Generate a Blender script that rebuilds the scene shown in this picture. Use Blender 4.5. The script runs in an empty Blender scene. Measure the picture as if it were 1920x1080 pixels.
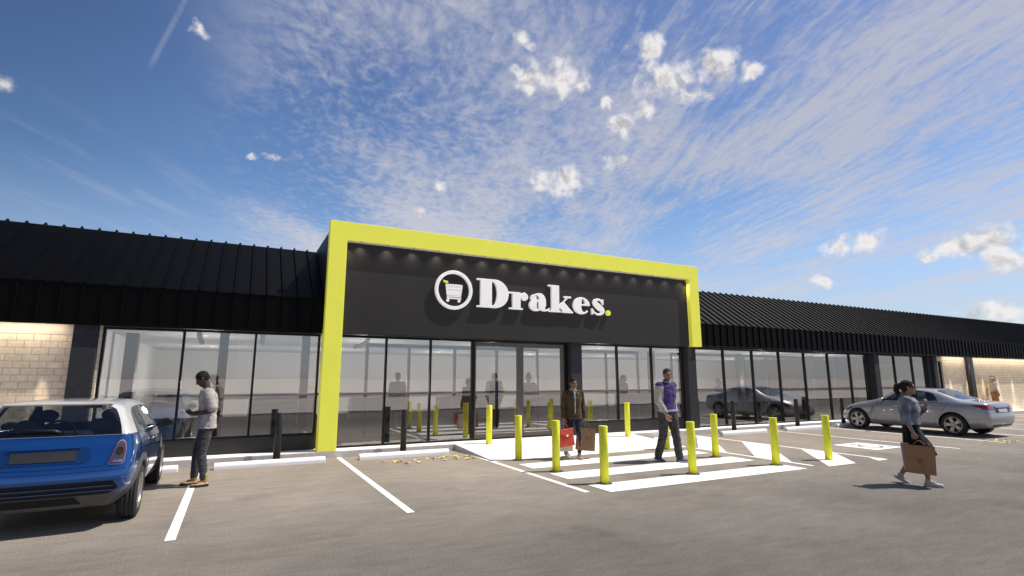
import bpy, bmesh, math, random
from mathutils import Vector, Matrix
from mathutils.bvhtree import BVHTree
random.seed(7)
R = math.radians
PI = math.pi
scene = bpy.context.scene
COL = scene.collection
scene.view_settings.view_transform = 'Standard'; scene.view_settings.look = 'None'; scene.view_settings.exposure = 0; scene.view_settings.gamma = 1

# ------------------------------------------------------------------ materials
def mat(name):
    m = bpy.data.materials.new(name); m.use_nodes = True
    nt = m.node_tree
    for n in list(nt.nodes): nt.nodes.remove(n)
    out = nt.nodes.new('ShaderNodeOutputMaterial')
    return m, nt, out
def N(nt, t, **kw):
    n = nt.nodes.new(t)
    for k, v in kw.items():
        if k.startswith('i_'):
            key = k[2:]
            key = int(key) if key.isdigit() else key.replace('_', ' ')
            n.inputs[key].default_value = v
        else: setattr(n, k, v)
    return n
def L(nt, a, ao, b, bi): nt.links.new(a.outputs[ao], b.inputs[bi])
def ramp(nt, stops):
    n = nt.nodes.new('ShaderNodeValToRGB')
    while len(n.color_ramp.elements) < len(stops): n.color_ramp.elements.new(0.5)
    for e, (p, c) in zip(n.color_ramp.elements, stops):
        e.position = p; e.color = (*c, 1) if len(c) == 3 else c
    return n
def pbr(name, col, rough=.6, metal=0.0, spec=.5, var=.0, nscale=8.0, bump=0.0, bscale=60.0, coat=0.0, emis=None, estr=0, stretch=None):
    """principled material with a soft noise variation of colour, roughness and a fine bump"""
    m, nt, out = mat(name)
    b = N(nt, 'ShaderNodeBsdfPrincipled', i_Roughness=rough, i_Metallic=metal)
    b.inputs['Specular IOR Level'].default_value = spec
    b.inputs['Coat Weight'].default_value = coat
    b.inputs['Coat Roughness'].default_value = .04
    b.inputs['Base Color'].default_value = (*col, 1)
    tc = N(nt, 'ShaderNodeTexCoord')
    if var or bump:
        mp = N(nt, 'ShaderNodeMapping'); L(nt, tc, 'Object', mp, 'Vector')
        if stretch: mp.inputs['Scale'].default_value = stretch
    if var:
        n = N(nt, 'ShaderNodeTexNoise', i_Scale=nscale, i_Detail=6.0, i_Roughness=.6); L(nt, mp, 0, n, 'Vector')
        r = ramp(nt, [(.3, tuple(c*(1-var) for c in col)), (.7, tuple(min(1, c*(1+var)) for c in col))])
        L(nt, n, 'Fac', r, 'Fac'); L(nt, r, 'Color', b, 'Base Color')
        mr = N(nt, 'ShaderNodeMapRange', i_3=max(.02, rough-.08), i_4=min(1, rough+.08)); L(nt, n, 'Fac', mr, 0); L(nt, mr, 0, b, 'Roughness')
    if bump:
        n2 = N(nt, 'ShaderNodeTexNoise', i_Scale=bscale, i_Detail=4.0); L(nt, mp, 0, n2, 'Vector')
        bp = N(nt, 'ShaderNodeBump', i_Strength=bump, i_Distance=.01); L(nt, n2, 'Fac', bp, 'Height'); L(nt, bp, 0, b, 'Normal')
    if emis:
        b.inputs['Emission Color'].default_value = (*emis, 1); b.inputs['Emission Strength'].default_value = estr
    L(nt, b, 0, out, 0)
    return m

def asphalt_material():
    m, nt, out = mat('asphalt')
    tc = N(nt, 'ShaderNodeTexCoord')
    b = N(nt, 'ShaderNodeBsdfPrincipled', i_Roughness=.85); b.inputs['Specular IOR Level'].default_value = .3
    big = N(nt, 'ShaderNodeTexNoise', i_Scale=.35, i_Detail=5.0, i_Roughness=.6); L(nt, tc, 'Object', big, 'Vector')
    mp = N(nt, 'ShaderNodeMapping'); mp.inputs['Scale'].default_value = (.9, 3.2, 1); mp.inputs['Rotation'].default_value = (0, 0, R(27)); L(nt, tc, 'Object', mp, 'Vector')
    med = N(nt, 'ShaderNodeTexNoise', i_Scale=2.0, i_Detail=10.0, i_Roughness=.80); L(nt, mp, 0, med, 'Vector')
    fine = N(nt, 'ShaderNodeTexNoise', i_Scale=48.0, i_Detail=6.0, i_Roughness=.85); L(nt, tc, 'Object', fine, 'Vector')
    vor = N(nt, 'ShaderNodeTexVoronoi', i_Scale=130.0); L(nt, tc, 'Object', vor, 'Vector')
    r1 = ramp(nt, [(.3, ASPH_D), (.7, ASPH_L)]); L(nt, big, 'Fac', r1, 'Fac')
    r2 = ramp(nt, [(.36, (.84, .84, .84)), (.64, (1.14, 1.14, 1.14))]); L(nt, med, 'Fac', r2, 'Fac')
    r3 = ramp(nt, [(.32, (.50, .50, .50)), (.68, (1.5, 1.49, 1.47))]); L(nt, fine, 'Fac', r3, 'Fac')
    m1 = N(nt, 'ShaderNodeMix', data_type='RGBA', blend_type='MULTIPLY', i_0=1.0); L(nt, r1, 0, m1, 6); L(nt, r2, 0, m1, 7)
    m2 = N(nt, 'ShaderNodeMix', data_type='RGBA', blend_type='MULTIPLY', i_0=.9); L(nt, m1, 2, m2, 6); L(nt, r3, 0, m2, 7)
    # dark oil stains and pale tyre scuffs
    st = N(nt, 'ShaderNodeTexNoise', i_Scale=.9, i_Detail=3.0); L(nt, tc, 'Object', st, 'Vector')
    rs = ramp(nt, [(.60, (1, 1, 1)), (.72, (.80, .80, .80))]); L(nt, st, 'Fac', rs, 'Fac')
    m3 = N(nt, 'ShaderNodeMix', data_type='RGBA', blend_type='MULTIPLY', i_0=1.0); L(nt, m2, 2, m3, 6); L(nt, rs, 0, m3, 7)
    # light bounced from the shopfront painted in: asphalt paler and warmer towards the kerb
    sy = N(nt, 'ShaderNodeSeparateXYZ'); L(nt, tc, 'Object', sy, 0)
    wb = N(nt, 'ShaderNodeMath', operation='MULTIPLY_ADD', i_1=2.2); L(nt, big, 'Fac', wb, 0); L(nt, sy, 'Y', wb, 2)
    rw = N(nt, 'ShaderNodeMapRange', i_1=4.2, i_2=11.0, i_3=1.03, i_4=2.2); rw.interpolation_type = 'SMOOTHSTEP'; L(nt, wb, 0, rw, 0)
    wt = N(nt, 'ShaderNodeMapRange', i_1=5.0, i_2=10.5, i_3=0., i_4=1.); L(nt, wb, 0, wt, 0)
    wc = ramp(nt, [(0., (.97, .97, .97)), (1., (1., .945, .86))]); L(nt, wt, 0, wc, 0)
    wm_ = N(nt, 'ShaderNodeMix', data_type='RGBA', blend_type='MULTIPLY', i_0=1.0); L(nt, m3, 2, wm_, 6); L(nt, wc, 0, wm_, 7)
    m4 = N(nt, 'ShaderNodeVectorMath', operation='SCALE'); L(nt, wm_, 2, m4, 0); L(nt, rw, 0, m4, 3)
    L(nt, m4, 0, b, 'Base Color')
    bp = N(nt, 'ShaderNodeBump', i_Strength=.55, i_Distance=.006); L(nt, vor, 'Distance', bp, 'Height'); L(nt, bp, 0, b, 'Normal')
    L(nt, b, 0, out, 0)
    return m
ASPH_D, ASPH_L = (.116, .105, .0945), (.158, .1445, .130)

def paint_material():
    m, nt, out = mat('line_paint')
    tc = N(nt, 'ShaderNodeTexCoord')
    b = N(nt, 'ShaderNodeBsdfPrincipled', i_Roughness=.7)
    n = N(nt, 'ShaderNodeTexNoise', i_Scale=14.0, i_Detail=8.0, i_Roughness=.75); L(nt, tc, 'Object', n, 'Vector')
    r = ramp(nt, [(.25, (.55, .53, .50)), (.36, (.90, .885, .86)), (.7, (.95, .94, .92))]); L(nt, n, 'Fac', r, 'Fac'); L(nt, r, 0, b, 'Base Color')
    f = N(nt, 'ShaderNodeTexNoise', i_Scale=110.0); L(nt, tc, 'Object', f, 'Vector')
    bp = N(nt, 'ShaderNodeBump', i_Strength=.3, i_Distance=.004); L(nt, f, 'Fac', bp, 'Height'); L(nt, bp, 0, b, 'Normal')
    L(nt, b, 0, out, 0); return m

def block_material(name, c1, c2, mortar, bw=.238, bh=.123):
    m, nt, out = mat(name)
    tc = N(nt, 'ShaderNodeTexCoord')
    sx = N(nt, 'ShaderNodeSeparateXYZ'); L(nt, tc, 'Object', sx, 0)
    ad = N(nt, 'ShaderNodeMath', operation='ADD'); L(nt, sx, 'X', ad, 0); L(nt, sx, 'Y', ad, 1)
    cx = N(nt, 'ShaderNodeCombineXYZ'); L(nt, ad, 0, cx, 'X'); L(nt, sx, 'Z', cx, 'Y')
    br = N(nt, 'ShaderNodeTexBrick', i_Scale=1.0); L(nt, cx, 0, br, 'Vector')
    br.offset = .5
    br.inputs['Color1'].default_value = (*c1, 1); br.inputs['Color2'].default_value = (*c2, 1); br.inputs['Mortar'].default_value = (*mortar, 1)
    br.inputs['Mortar Size'].default_value = .005; br.inputs['Mortar Smooth'].default_value = .25
    br.inputs['Brick Width'].default_value = bw; br.inputs['Row Height'].default_value = bh
    n = N(nt, 'ShaderNodeTexNoise', i_Scale=9.0, i_Detail=8.0, i_Roughness=.7); L(nt, tc, 'Object', n, 'Vector')
    r = ramp(nt, [(.3, (.78, .77, .75)), (.7, (1.14, 1.13, 1.12))]); L(nt, n, 'Fac', r, 0)
    mx = N(nt, 'ShaderNodeMix', data_type='RGBA', blend_type='MULTIPLY', i_0=.85); L(nt, br, 'Color', mx, 6); L(nt, r, 0, mx, 7)
    b = N(nt, 'ShaderNodeBsdfPrincipled', i_Roughness=.85); L(nt, mx, 2, b, 'Base Color')
    f = N(nt, 'ShaderNodeTexNoise', i_Scale=45.0, i_Detail=5.0); L(nt, tc, 'Object', f, 'Vector')
    sb = N(nt, 'ShaderNodeMath', operation='MULTIPLY_ADD', i_1=-1.6); L(nt, br, 'Fac', sb, 0); L(nt, f, 'Fac', sb, 2)
    bp = N(nt, 'ShaderNodeBump', i_Strength=.6, i_Distance=.012); L(nt, sb, 0, bp, 'Height'); L(nt, bp, 0, b, 'Normal')
    L(nt, b, 0, out, 0); return m

def glass_material(name, tint=(.75, .78, .78), base=.2, gl=(.9, .93, .95), fmul=1.0):
    m, nt, out = mat(name)
    tr = N(nt, 'ShaderNodeBsdfTransparent', i_Color=(*tint, 1))
    g = N(nt, 'ShaderNodeBsdfGlossy', i_Color=(*gl, 1), i_Roughness=0.0)
    fr = N(nt, 'ShaderNodeLayerWeight', i_Blend=.5)
    pw = N(nt, 'ShaderNodeMath', operation='POWER', i_1=4.0); L(nt, fr, 'Facing', pw, 0)
    ma = N(nt, 'ShaderNodeMath', operation='MULTIPLY_ADD', i_1=fmul*(1-base), i_2=base+.04, use_clamp=True); L(nt, pw, 0, ma, 0)
    mx = N(nt, 'ShaderNodeMixShader'); L(nt, ma, 0, mx, 0); L(nt, tr, 0, mx, 1); L(nt, g, 0, mx, 2)
    # very slight waviness so that reflections are not perfectly flat
    tc = N(nt, 'ShaderNodeTexCoord'); n = N(nt, 'ShaderNodeTexNoise', i_Scale=.9, i_Detail=1.0); L(nt, tc, 'Object', n, 'Vector')
    bp = N(nt, 'ShaderNodeBump', i_Strength=.05, i_Distance=.02); L(nt, n, 'Fac', bp, 'Height'); L(nt, bp, 0, g, 'Normal')
    L(nt, mx, 0, out, 0); return m

def attr_material(name, rough=.7, spec=.35, weave=0.0, wscale=250., var=.12, sheen=0.0, sss=0.0):
    """colour from the vertex colours of a figure's part, broken up by noise, with a cloth or skin bump"""
    m, nt, out = mat(name)
    a = N(nt, 'ShaderNodeVertexColor', layer_name='Col')
    tc = N(nt, 'ShaderNodeTexCoord')
    n = N(nt, 'ShaderNodeTexNoise', i_Scale=22.0, i_Detail=6.0, i_Roughness=.65); L(nt, tc, 'Object', n, 'Vector')
    r = ramp(nt, [(.3, (1-var,)*3), (.7, (1+var,)*3)]); L(nt, n, 'Fac', r, 0)
    mx = N(nt, 'ShaderNodeMix', data_type='RGBA', blend_type='MULTIPLY', i_0=1.0); L(nt, a, 0, mx, 6); L(nt, r, 0, mx, 7)
    b = N(nt, 'ShaderNodeBsdfPrincipled', i_Roughness=rough); b.inputs['Specular IOR Level'].default_value = spec
    b.inputs['Sheen Weight'].default_value = sheen
    L(nt, mx, 2, b, 'Base Color')
    if weave:
        f = N(nt, 'ShaderNodeTexNoise', i_Scale=wscale, i_Detail=3.0); L(nt, tc, 'Object', f, 'Vector')
        f2 = N(nt, 'ShaderNodeTexNoise', i_Scale=16.0, i_Detail=3.0, i_Distortion=1.2); L(nt, tc, 'Object', f2, 'Vector')
        ad = N(nt, 'ShaderNodeMath', operation='MULTIPLY_ADD', i_1=.25); L(nt, f, 'Fac', ad, 0); L(nt, f2, 'Fac', ad, 2)
        bp = N(nt, 'ShaderNodeBump', i_Strength=weave, i_Distance=.02); L(nt, ad, 0, bp, 'Height'); L(nt, bp, 0, b, 'Normal')
    L(nt, b, 0, out, 0); return m

M = {}
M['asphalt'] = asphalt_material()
M['paint'] = paint_material()
M['ground'] = pbr('pale_ground', (.50, .46, .41), .9, var=.12, nscale=.2, bump=.2, bscale=8)
M['concrete'] = pbr('pale_concrete', (.93, .89, .86), .85, var=.035, nscale=3, bump=.25, bscale=70)
M['kerb'] = pbr('kerb_concrete', (.58, .53, .51), .9, var=.14, nscale=14, bump=.5, bscale=80)
M['stop'] = pbr('painted_concrete', (.92, .90, .89), .7, var=.05, nscale=6, bump=.3, bscale=60)
M['yellow'] = pbr('yellow_paint', (.765, .76, .095), .5, spec=.15, var=.03, nscale=2.5, bump=.05, bscale=20, emis=(.84, .80, .09), estr=.22)  # small emission added to brighten the yellow, no lamp behind it
M['bollard'] = pbr('bollard_paint', (.84, .84, .055), .5, spec=.2, var=.10, nscale=5, bump=.1, bscale=30)
M['steel'] = pbr('dull_steel', (.13, .12, .10), .5, metal=.6, var=.2, nscale=20)
M['black_metal'] = pbr('black_metal', (.014, .0145, .017), .42, var=.12, nscale=3, bump=.03, bscale=20)
M['roof'] = pbr('black_roof_sheet', (.0012, .0011, .0010), .48, spec=.085, var=.15, nscale=2.0, bump=.04, bscale=6, stretch=(1, .25, .25))
M['sign_black'] = pbr('sign_panel_black', (.027, .0235, .0225), .55, spec=.3, var=.08, nscale=1.5, bump=.03, bscale=10)
M['column'] = block_material('charcoal_blockwork', (.022, .024, .030), (.027, .028, .034), (.015, .016, .019))
M['block'] = block_material('cream_blockwork', (.80, .66, .48), (.86, .72, .54), (.46, .35, .235))
M['white_band'] = pbr('cream_render', (.56, .49, .39), .8, var=.05, nscale=3, bump=.1)
M['frame'] = pbr('window_frame', (.006, .006, .007), .42, spec=.25, var=.1, nscale=6)
M['door_frame'] = pbr('door_frame_brown', (.105, .09, .083), .4, metal=.3, var=.08, nscale=6)
M['plinth'] = pbr('dark_plinth', (.018, .0165, .0155), .5, var=.2, nscale=4)
M['glass'] = glass_material('shop_glass', (.74, .735, .73), .24, (.97, .95, .96), fmul=.40)
M['inner_glass'] = glass_material('inner_glass', (.9, .92, .92), .03)
M['letter'] = pbr('letter_white', (.93, .895, .88), .5, var=.02, nscale=5, emis=(1, .95, .93), estr=.14)
M['trough'] = pbr('trough_white', (.75, .72, .70), .5, var=.02, nscale=5)
M['letter_side'] = pbr('letter_edge', (.62, .56, .50), .3, metal=.5)
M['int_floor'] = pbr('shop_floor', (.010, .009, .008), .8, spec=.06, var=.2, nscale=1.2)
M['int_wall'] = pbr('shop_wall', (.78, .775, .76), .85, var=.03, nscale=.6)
M['int_dark'] = pbr('counter_dark', (.05, .05, .052), .6, var=.1)
M['int_ceil'] = pbr('shop_ceiling', (.70, .68, .65), .9, var=.03, nscale=1)
M['lamp'] = pbr('added_lamp_lens', (.9, .9, .85), .4, emis=(1, .93, .82), estr=.8)
M['duct'] = pbr('duct_metal', (.45, .45, .36), .35, metal=.5, var=.1)

# ------------------------------------------------------------------ mesh helpers
def link(name, bm, m, parent=None, smooth=False, loc=None):
    me = bpy.data.meshes.new(name); bm.normal_update(); bm.to_mesh(me); bm.free()
    ms = m if isinstance(m, (list, tuple)) else [m]
    for x in ms: me.materials.append(x)
    if smooth:
        for p in me.polygons: p.use_smooth = True
    o = bpy.data.objects.new(name, me); COL.objects.link(o)
    if parent: o.parent = parent
    if loc: o.location = loc
    return o
def tag(o, label=None, cat=None, group=None, kind=None):
    if label: o['label'] = label
    if cat: o['category'] = cat
    if group: o['group'] = group
    if kind: o['kind'] = kind
    return o
def struct(name, bm, m, smooth=False, label=None):
    o = link(name, bm, m, None, smooth); o['kind'] = 'structure'
    if label: o['label'] = label
    return o
def empty(name, loc=(0, 0, 0), rz=0, label=None, cat=None, group=None):
    o = bpy.data.objects.new(name, None); COL.objects.link(o); o.location = loc; o.rotation_euler = (0, 0, rz)
    o.empty_display_size = .2
    return tag(o, label, cat, group)
def copy_tree(o, parent=None):
    c = o.copy(); COL.objects.link(c)
    if parent: c.parent = parent
    for ch in list(o.children): copy_tree(ch, c)
    return c

def box(bm, x0, x1, y0, y1, z0, z1, bev=0.0, mi=0, segs=1):
    v = [bm.verts.new(p) for p in ((x0,y0,z0),(x1,y0,z0),(x1,y1,z0),(x0,y1,z0),(x0,y0,z1),(x1,y0,z1),(x1,y1,z1),(x0,y1,z1))]
    fs = [bm.faces.new([v[i] for i in q]) for q in ((0,3,2,1),(4,5,6,7),(0,1,5,4),(1,2,6,5),(2,3,7,6),(3,0,4,7))]
    for f in fs: f.material_index = mi
    if bev:
        es = list({e for f in fs for e in f.edges})
        r = bmesh.ops.bevel(bm, geom=es, offset=bev, segments=segs, affect='EDGES', profile=.5)
        for f in r['faces']: f.material_index = mi
    return v
def quad(bm, pts, mi=0):
    f = bm.faces.new([bm.verts.new(p) for p in pts]); f.material_index = mi; return f
def extrude_poly(bm, pts, axis, a, b, mi=0, bev=0.0):
    """closed polygon given in the two axes other than `axis`, extruded from a to b"""
    def P(p, t): return {'x': (t, p[0], p[1]), 'y': (p[0], t, p[1]), 'z': (p[0], p[1], t)}[axis]
    lo = [bm.verts.new(P(p, a)) for p in pts]; hi = [bm.verts.new(P(p, b)) for p in pts]
    fs = [bm.faces.new(lo[::-1]), bm.faces.new(hi)]
    n = len(pts)
    for i in range(n): fs.append(bm.faces.new((lo[i], lo[(i+1) % n], hi[(i+1) % n], hi[i])))
    for f in fs: f.material_index = mi
    bmesh.ops.recalc_face_normals(bm, faces=fs)
    if bev:
        es = list({e for f in fs[:2] for e in f.edges})
        r = bmesh.ops.bevel(bm, geom=es, offset=bev, segments=1, affect='EDGES')
        for f in r['faces']: f.material_index = mi
def cyl(bm, c, r, z0, z1, seg=24, bev=0.0, mi=0, rt=None):
    rt = r if rt is None else rt
    rings = [(r, z0)]
    if bev: rings += [(rt, z1-bev), (rt-bev*.35, z1-bev*.3), (rt-bev, z1)]
    else: rings += [(rt, z1)]
    vs = [[bm.verts.new((c[0]+q*math.cos(2*PI*i/seg), c[1]+q*math.sin(2*PI*i/seg), z)) for i in range(seg)] for q, z in rings]
    for a, b in zip(vs, vs[1:]):
        for i in range(seg):
            f = bm.faces.new((a[i], a[(i+1) % seg], b[(i+1) % seg], b[i])); f.material_index = mi; f.smooth = True
    f = bm.faces.new(vs[-1]); f.material_index = mi
    f = bm.faces.new(vs[0][::-1]); f.material_index = mi
def tube(bm, pts, r, seg=8, mi=0, cap=True):
    pts = [Vector(p) for p in pts]; rings = []
    up = Vector((0, 0, 1))
    for i, p in enumerate(pts):
        d = (pts[min(i+1, len(pts)-1)] - pts[max(i-1, 0)]).normalized()
        a = d.cross(up)
        if a.length < 1e-3: a = d.cross(Vector((1, 0, 0)))
        a.normalize(); b = d.cross(a)
        rr = r[i] if isinstance(r, (list, tuple)) else r
        rings.append([bm.verts.new(p + a*rr*math.cos(2*PI*k/seg) + b*rr*math.sin(2*PI*k/seg)) for k in range(seg)])
    fs = []
    for A, B in zip(rings, rings[1:]):
        for k in range(seg):
            f = bm.faces.new((A[k], A[(k+1) % seg], B[(k+1) % seg], B[k])); f.smooth = True; f.material_index = mi; fs.append(f)
    if cap:
        for rg in (rings[0][::-1], rings[-1]):
            f = bm.faces.new(rg); f.material_index = mi; fs.append(f)
    bmesh.ops.recalc_face_normals(bm, faces=fs)
nb = bmesh.new

# ------------------------------------------------------------------ camera, sun, sky
CAMH = 1.65
cam = bpy.data.cameras.new('camera'); co = bpy.data.objects.new('camera', cam); COL.objects.link(co)
co.location = (0, 0, CAMH); co.rotation_euler = (R(90+9.7386), 0, -R(27.2419))
cam.sensor_width = 36; cam.lens = 994.7/1920*36; cam.clip_end = 6000; cam.clip_start = .05
scene.camera = co
SUN = Vector((.506, -.165, .848)).normalized()
sun = bpy.data.lights.new('sun', 'SUN'); so = bpy.data.objects.new('sun', sun); COL.objects.link(so)
so.location = (30, -12, 40); so.rotation_euler = SUN.to_track_quat('Z', 'Y').to_euler()
sun.energy = 5.0; sun.angle = R(.5); sun.color = (1.0, .94, .84)

def make_world():
    w = bpy.data.worlds.new('World'); scene.world = w; w.use_nodes = True
    nt = w.node_tree
    for n in list(nt.nodes): nt.nodes.remove(n)
    out = N(nt, 'ShaderNodeOutputWorld'); bg = N(nt, 'ShaderNodeBackground', i_Strength=.15); L(nt, bg, 0, out, 0)
    sky = N(nt, 'ShaderNodeTexSky', sky_type='NISHITA'); sky.sun_disc = False
    sky.sun_elevation = math.asin(SUN.z); sky.sun_rotation = math.atan2(SUN.x, SUN.y)
    sky.air_density = 1.0; sky.dust_density = .6; sky.ozone_density = 2.2; sky.altitude = 50
    tc = N(nt, 'ShaderNodeTexCoord')
    def math_(op, a, b=None, c=None, clamp=False):
        n = N(nt, 'ShaderNodeMath', operation=op, use_clamp=clamp)
        for i, v in enumerate((a, b, c)):
            if v is None: continue
            if isinstance(v, (int, float)): n.inputs[i].default_value = v
            else: nt.links.new(v, n.inputs[i])
        return n.outputs[0]
    def rng(v, a, b, c=0., d=1., smooth=True):
        n = N(nt, 'ShaderNodeMapRange'); n.interpolation_type = 'SMOOTHSTEP' if smooth else 'LINEAR'; n.clamp = True
        nt.links.new(v, n.inputs[0])
        for i, q in enumerate((a, b, c, d)): n.inputs[i+1].default_value = q
        return n.outputs[0]
    def noise(vec, scale, detail=5., rough=.55, dist=0., lac=2.0):
        n = N(nt, 'ShaderNodeTexNoise', i_Scale=scale, i_Detail=detail, i_Roughness=rough, i_Distortion=dist, i_Lacunarity=lac)
        nt.links.new(vec, n.inputs['Vector']); return n
    d = tc.outputs['Generated']
    sp = N(nt, 'ShaderNodeSeparateXYZ'); nt.links.new(d, sp.inputs[0]); X, Y, Z = sp.outputs
    zc = math_('MAXIMUM', Z, .045)
    px = math_('DIVIDE', X, zc); py = math_('DIVIDE', Y, zc)
    sa, ca = math.sin(R(24)), math.cos(R(24))
    al = math_('ADD', math_('MULTIPLY', px, sa), math_('MULTIPLY', py, ca))
    ac = math_('SUBTRACT', math_('MULTIPLY', px, ca), math_('MULTIPLY', py, sa))
    def vec(kx, ky, z=0.):
        c = N(nt, 'ShaderNodeCombineXYZ', i_Z=z); nt.links.new(math_('MULTIPLY', al, kx), c.inputs[0]); nt.links.new(math_('MULTIPLY', ac, ky), c.inputs[1]); return c.outputs[0]
    # warp the sheet a little, then: broad bands, rows of puffs, fine streaks
    wv = vec(1, 1); wn = noise(wv, 1.3, 3.)
    wm = N(nt, 'ShaderNodeVectorMath', operation='MULTIPLY_ADD'); nt.links.new(wn.outputs['Color'], wm.inputs[0]); wm.inputs[1].default_value = (.22, .22, 0); nt.links.new(wv, wm.inputs[2])
    wsp = wm.outputs[0]
    def stretch(v, kx, ky, z=0.):
        m = N(nt, 'ShaderNodeVectorMath', operation='MULTIPLY'); nt.links.new(v, m.inputs[0]); m.inputs[1].default_value = (kx, ky, 1)
        a = N(nt, 'ShaderNodeVectorMath', operation='ADD'); nt.links.new(m.outputs[0], a.inputs[0]); a.inputs[1].default_value = (z*3.1, z*7.7, z); return a.outputs[0]
    band = noise(stretch(wsp, .55, 1.15, 1.), 1.0, 3., .55).outputs['Fac']
    puff = noise(stretch(wsp, 12, 17, 2.), 1.0, 4., .6, .3).outputs['Fac']
    strk = noise(stretch(wsp, 3.2, 17, 4.), 1.0, 5., .65, .25).outputs['Fac']
    fine = noise(stretch(wsp, 22, 30, 5.), 1.0, 3., .65).outputs['Fac']
    az = math_('ARCTAN2', X, Y)                      # azimuth from the building's normal, to the right
    cover = rng(az, R(-8), R(7))                     # clear blue on the left
    right = rng(az, R(22), R(52))                    # streaky on the right
    tex = N(nt, 'ShaderNodeMix'); nt.links.new(right, tex.inputs[0]); nt.links.new(math_('ADD', math_('MULTIPLY', puff, .68), math_('MULTIPLY', fine, .32)), tex.inputs[2]); nt.links.new(math_('ADD', math_('MULTIPLY', strk, .7), math_('MULTIPLY', fine, .3)), tex.inputs[3])
    dens = math_('ADD', math_('MULTIPLY', band, 1.05), math_('MULTIPLY', tex.outputs[0], rng(az, R(20), R(50), 1.12, 1.45)))
    low = rng(Z, .06, .30)                           # thinner towards the horizon
    thr = math_('ADD', math_('SUBTRACT', dens, rng(az, R(20), R(50), .0, .20)), math_('MULTIPLY_ADD', low, .10, -.10))
    cir = math_('MULTIPLY', rng(thr, .86, 1.30), cover)
    veil = math_('MULTIPLY', math_('MULTIPLY', rng(band, .36, .68), rng(az, R(-12), R(12))), rng(az, R(28), R(60), 1., .55))
    cir = math_('ADD', math_('MULTIPLY', cir, .66), math_('MULTIPLY', veil, .44), clamp=True)
    # wisps low on the left
    wisp = math_('MULTIPLY', rng(noise(stretch(wsp, 1.2, 5., 9.), 1., 5., .6).outputs['Fac'], .48, .75), rng(az, R(10), R(-10)))
    cir = math_('MAXIMUM', cir, math_('MULTIPLY', math_('MULTIPLY', wisp, rng(Z, .42, .30)), .22))
    # contrail: a strip along a great circle
    a = Vector((-.149, .882, .447)); b = Vector((-.107, .832, .544)); nn = a.cross(b).normalized(); mid = (a+b).normalized()
    dt = N(nt, 'ShaderNodeVectorMath', operation='DOT_PRODUCT'); nt.links.new(d, dt.inputs[0]); dt.inputs[1].default_value = nn
    off = math_('ABSOLUTE', dt.outputs['Value'])
    trl = math_('MULTIPLY', rng(off, .0055, .0015), math_('MULTIPLY', rng(Z, .445, .47), rng(noise(d, 60., 3.).outputs['Fac'], .2, .6, .35, 1.)))
    cir = math_('MAXIMUM', cir, math_('MULTIPLY', math_('MULTIPLY', trl, rng(az, R(-2), R(-5))), .22))
    # cumulus puffs, each at its own place in the sky
    blobs = [((.4713,.7123,.5202),.050),((.4166,.7478,.517),.032),((.44,.731,.521),.035),((.6043,.62,.5003),.046),((.62,.605,.497),.04),((.6523,.5593,.5115),.040),((.5728,.6147,.5422),.030),
             ((.6508,.5957,.4708),.030),((.668,.579,.467),.022),((.5996,.6574,.4565),.020),((.5703,.6946,.4385),.026),((.565,.692,.45),.022),((.5081,.7831,.3585),.046),((.5848,.716,.3814),.036),
             ((-.087,.852,.5163),.017),((.0248,.9297,.3675),.019),((-.0054,.9314,.364),.010),((-.3004,.8751,.3795),.028),((.8594,.4647,.213),.034),((.84,.495,.208),.022),((.912,.3645,.1879),.040),((.9287,.323,.1821),.036),((.9338,.3187,.1628),.024),((.942,.284,.18),.032),((.897,.40,.183),.022),
             ((.8347,.528,.1567),.018),((.9361,.3401,.0894),.028),((.926,.368,.085),.02),((.3949,.7174,.5738),.020),((.3101,.8847,.3481),.015),((.2785,.9116,.3023),.013),((.50,.70,.505),.018),((.70,.52,.485),.022),((.545,.69,.475),.014)]
    def off(v):
        a = N(nt, 'ShaderNodeVectorMath', operation='ADD'); nt.links.new(d, a.inputs[0]); a.inputs[1].default_value = v; return a.outputs[0]
    def fbm(v):
        a = noise(v, 34., 9., .56, .25).outputs['Fac']; b = noise(v, 13., 3., .5).outputs['Fac']
        return math_('ADD', math_('MULTIPLY', a, .72), math_('MULTIPLY', b, .55))
    nz = noise(d, 16., 5., .6)
    wob = N(nt, 'ShaderNodeVectorMath', operation='MULTIPLY_ADD'); nt.links.new(nz.outputs['Color'], wob.inputs[0]); wob.inputs[1].default_value = (.045, .045, .045)
    nt.links.new(off((-.0225, -.0225, -.0225)), wob.inputs[2])
    acc = None
    for c, s in blobs:
        c = Vector(c).normalized(); s *= 1.0
        q = N(nt, 'ShaderNodeVectorMath', operation='SUBTRACT'); nt.links.new(wob.outputs[0], q.inputs[0]); q.inputs[1].default_value = c
        q2 = N(nt, 'ShaderNodeVectorMath', operation='MULTIPLY'); nt.links.new(q.outputs[0], q2.inputs[0]); q2.inputs[1].default_value = (1, 1, 1.5)
        ln = N(nt, 'ShaderNodeVectorMath', operation='LENGTH'); nt.links.new(q2.outputs[0], ln.inputs[0])
        v = math_('MULTIPLY_ADD', ln.outputs['Value'], -1/s, 1.)
        acc = v if acc is None else math_('MAXIMUM', acc, v)
    body = math_('MAXIMUM', acc, -1.0)
    f0 = fbm(d); f1 = fbm(off((.006, -.003, .012)))
    cum = math_('ADD', math_('MULTIPLY', body, .85), math_('MULTIPLY', math_('SUBTRACT', f0, .635), 2.7))
    cumA = math_('MULTIPLY', rng(cum, -.05, .80), .95)
    # lit tops, soft grey bellies where the cloud is thick
    lit = math_('MULTIPLY_ADD', math_('SUBTRACT', f0, f1), 2.6, .93)
    shade = math_('MULTIPLY', math_('MINIMUM', math_('MAXIMUM', lit, .62), 1.06), rng(cum, .55, 1.5, 1., .80))
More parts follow.
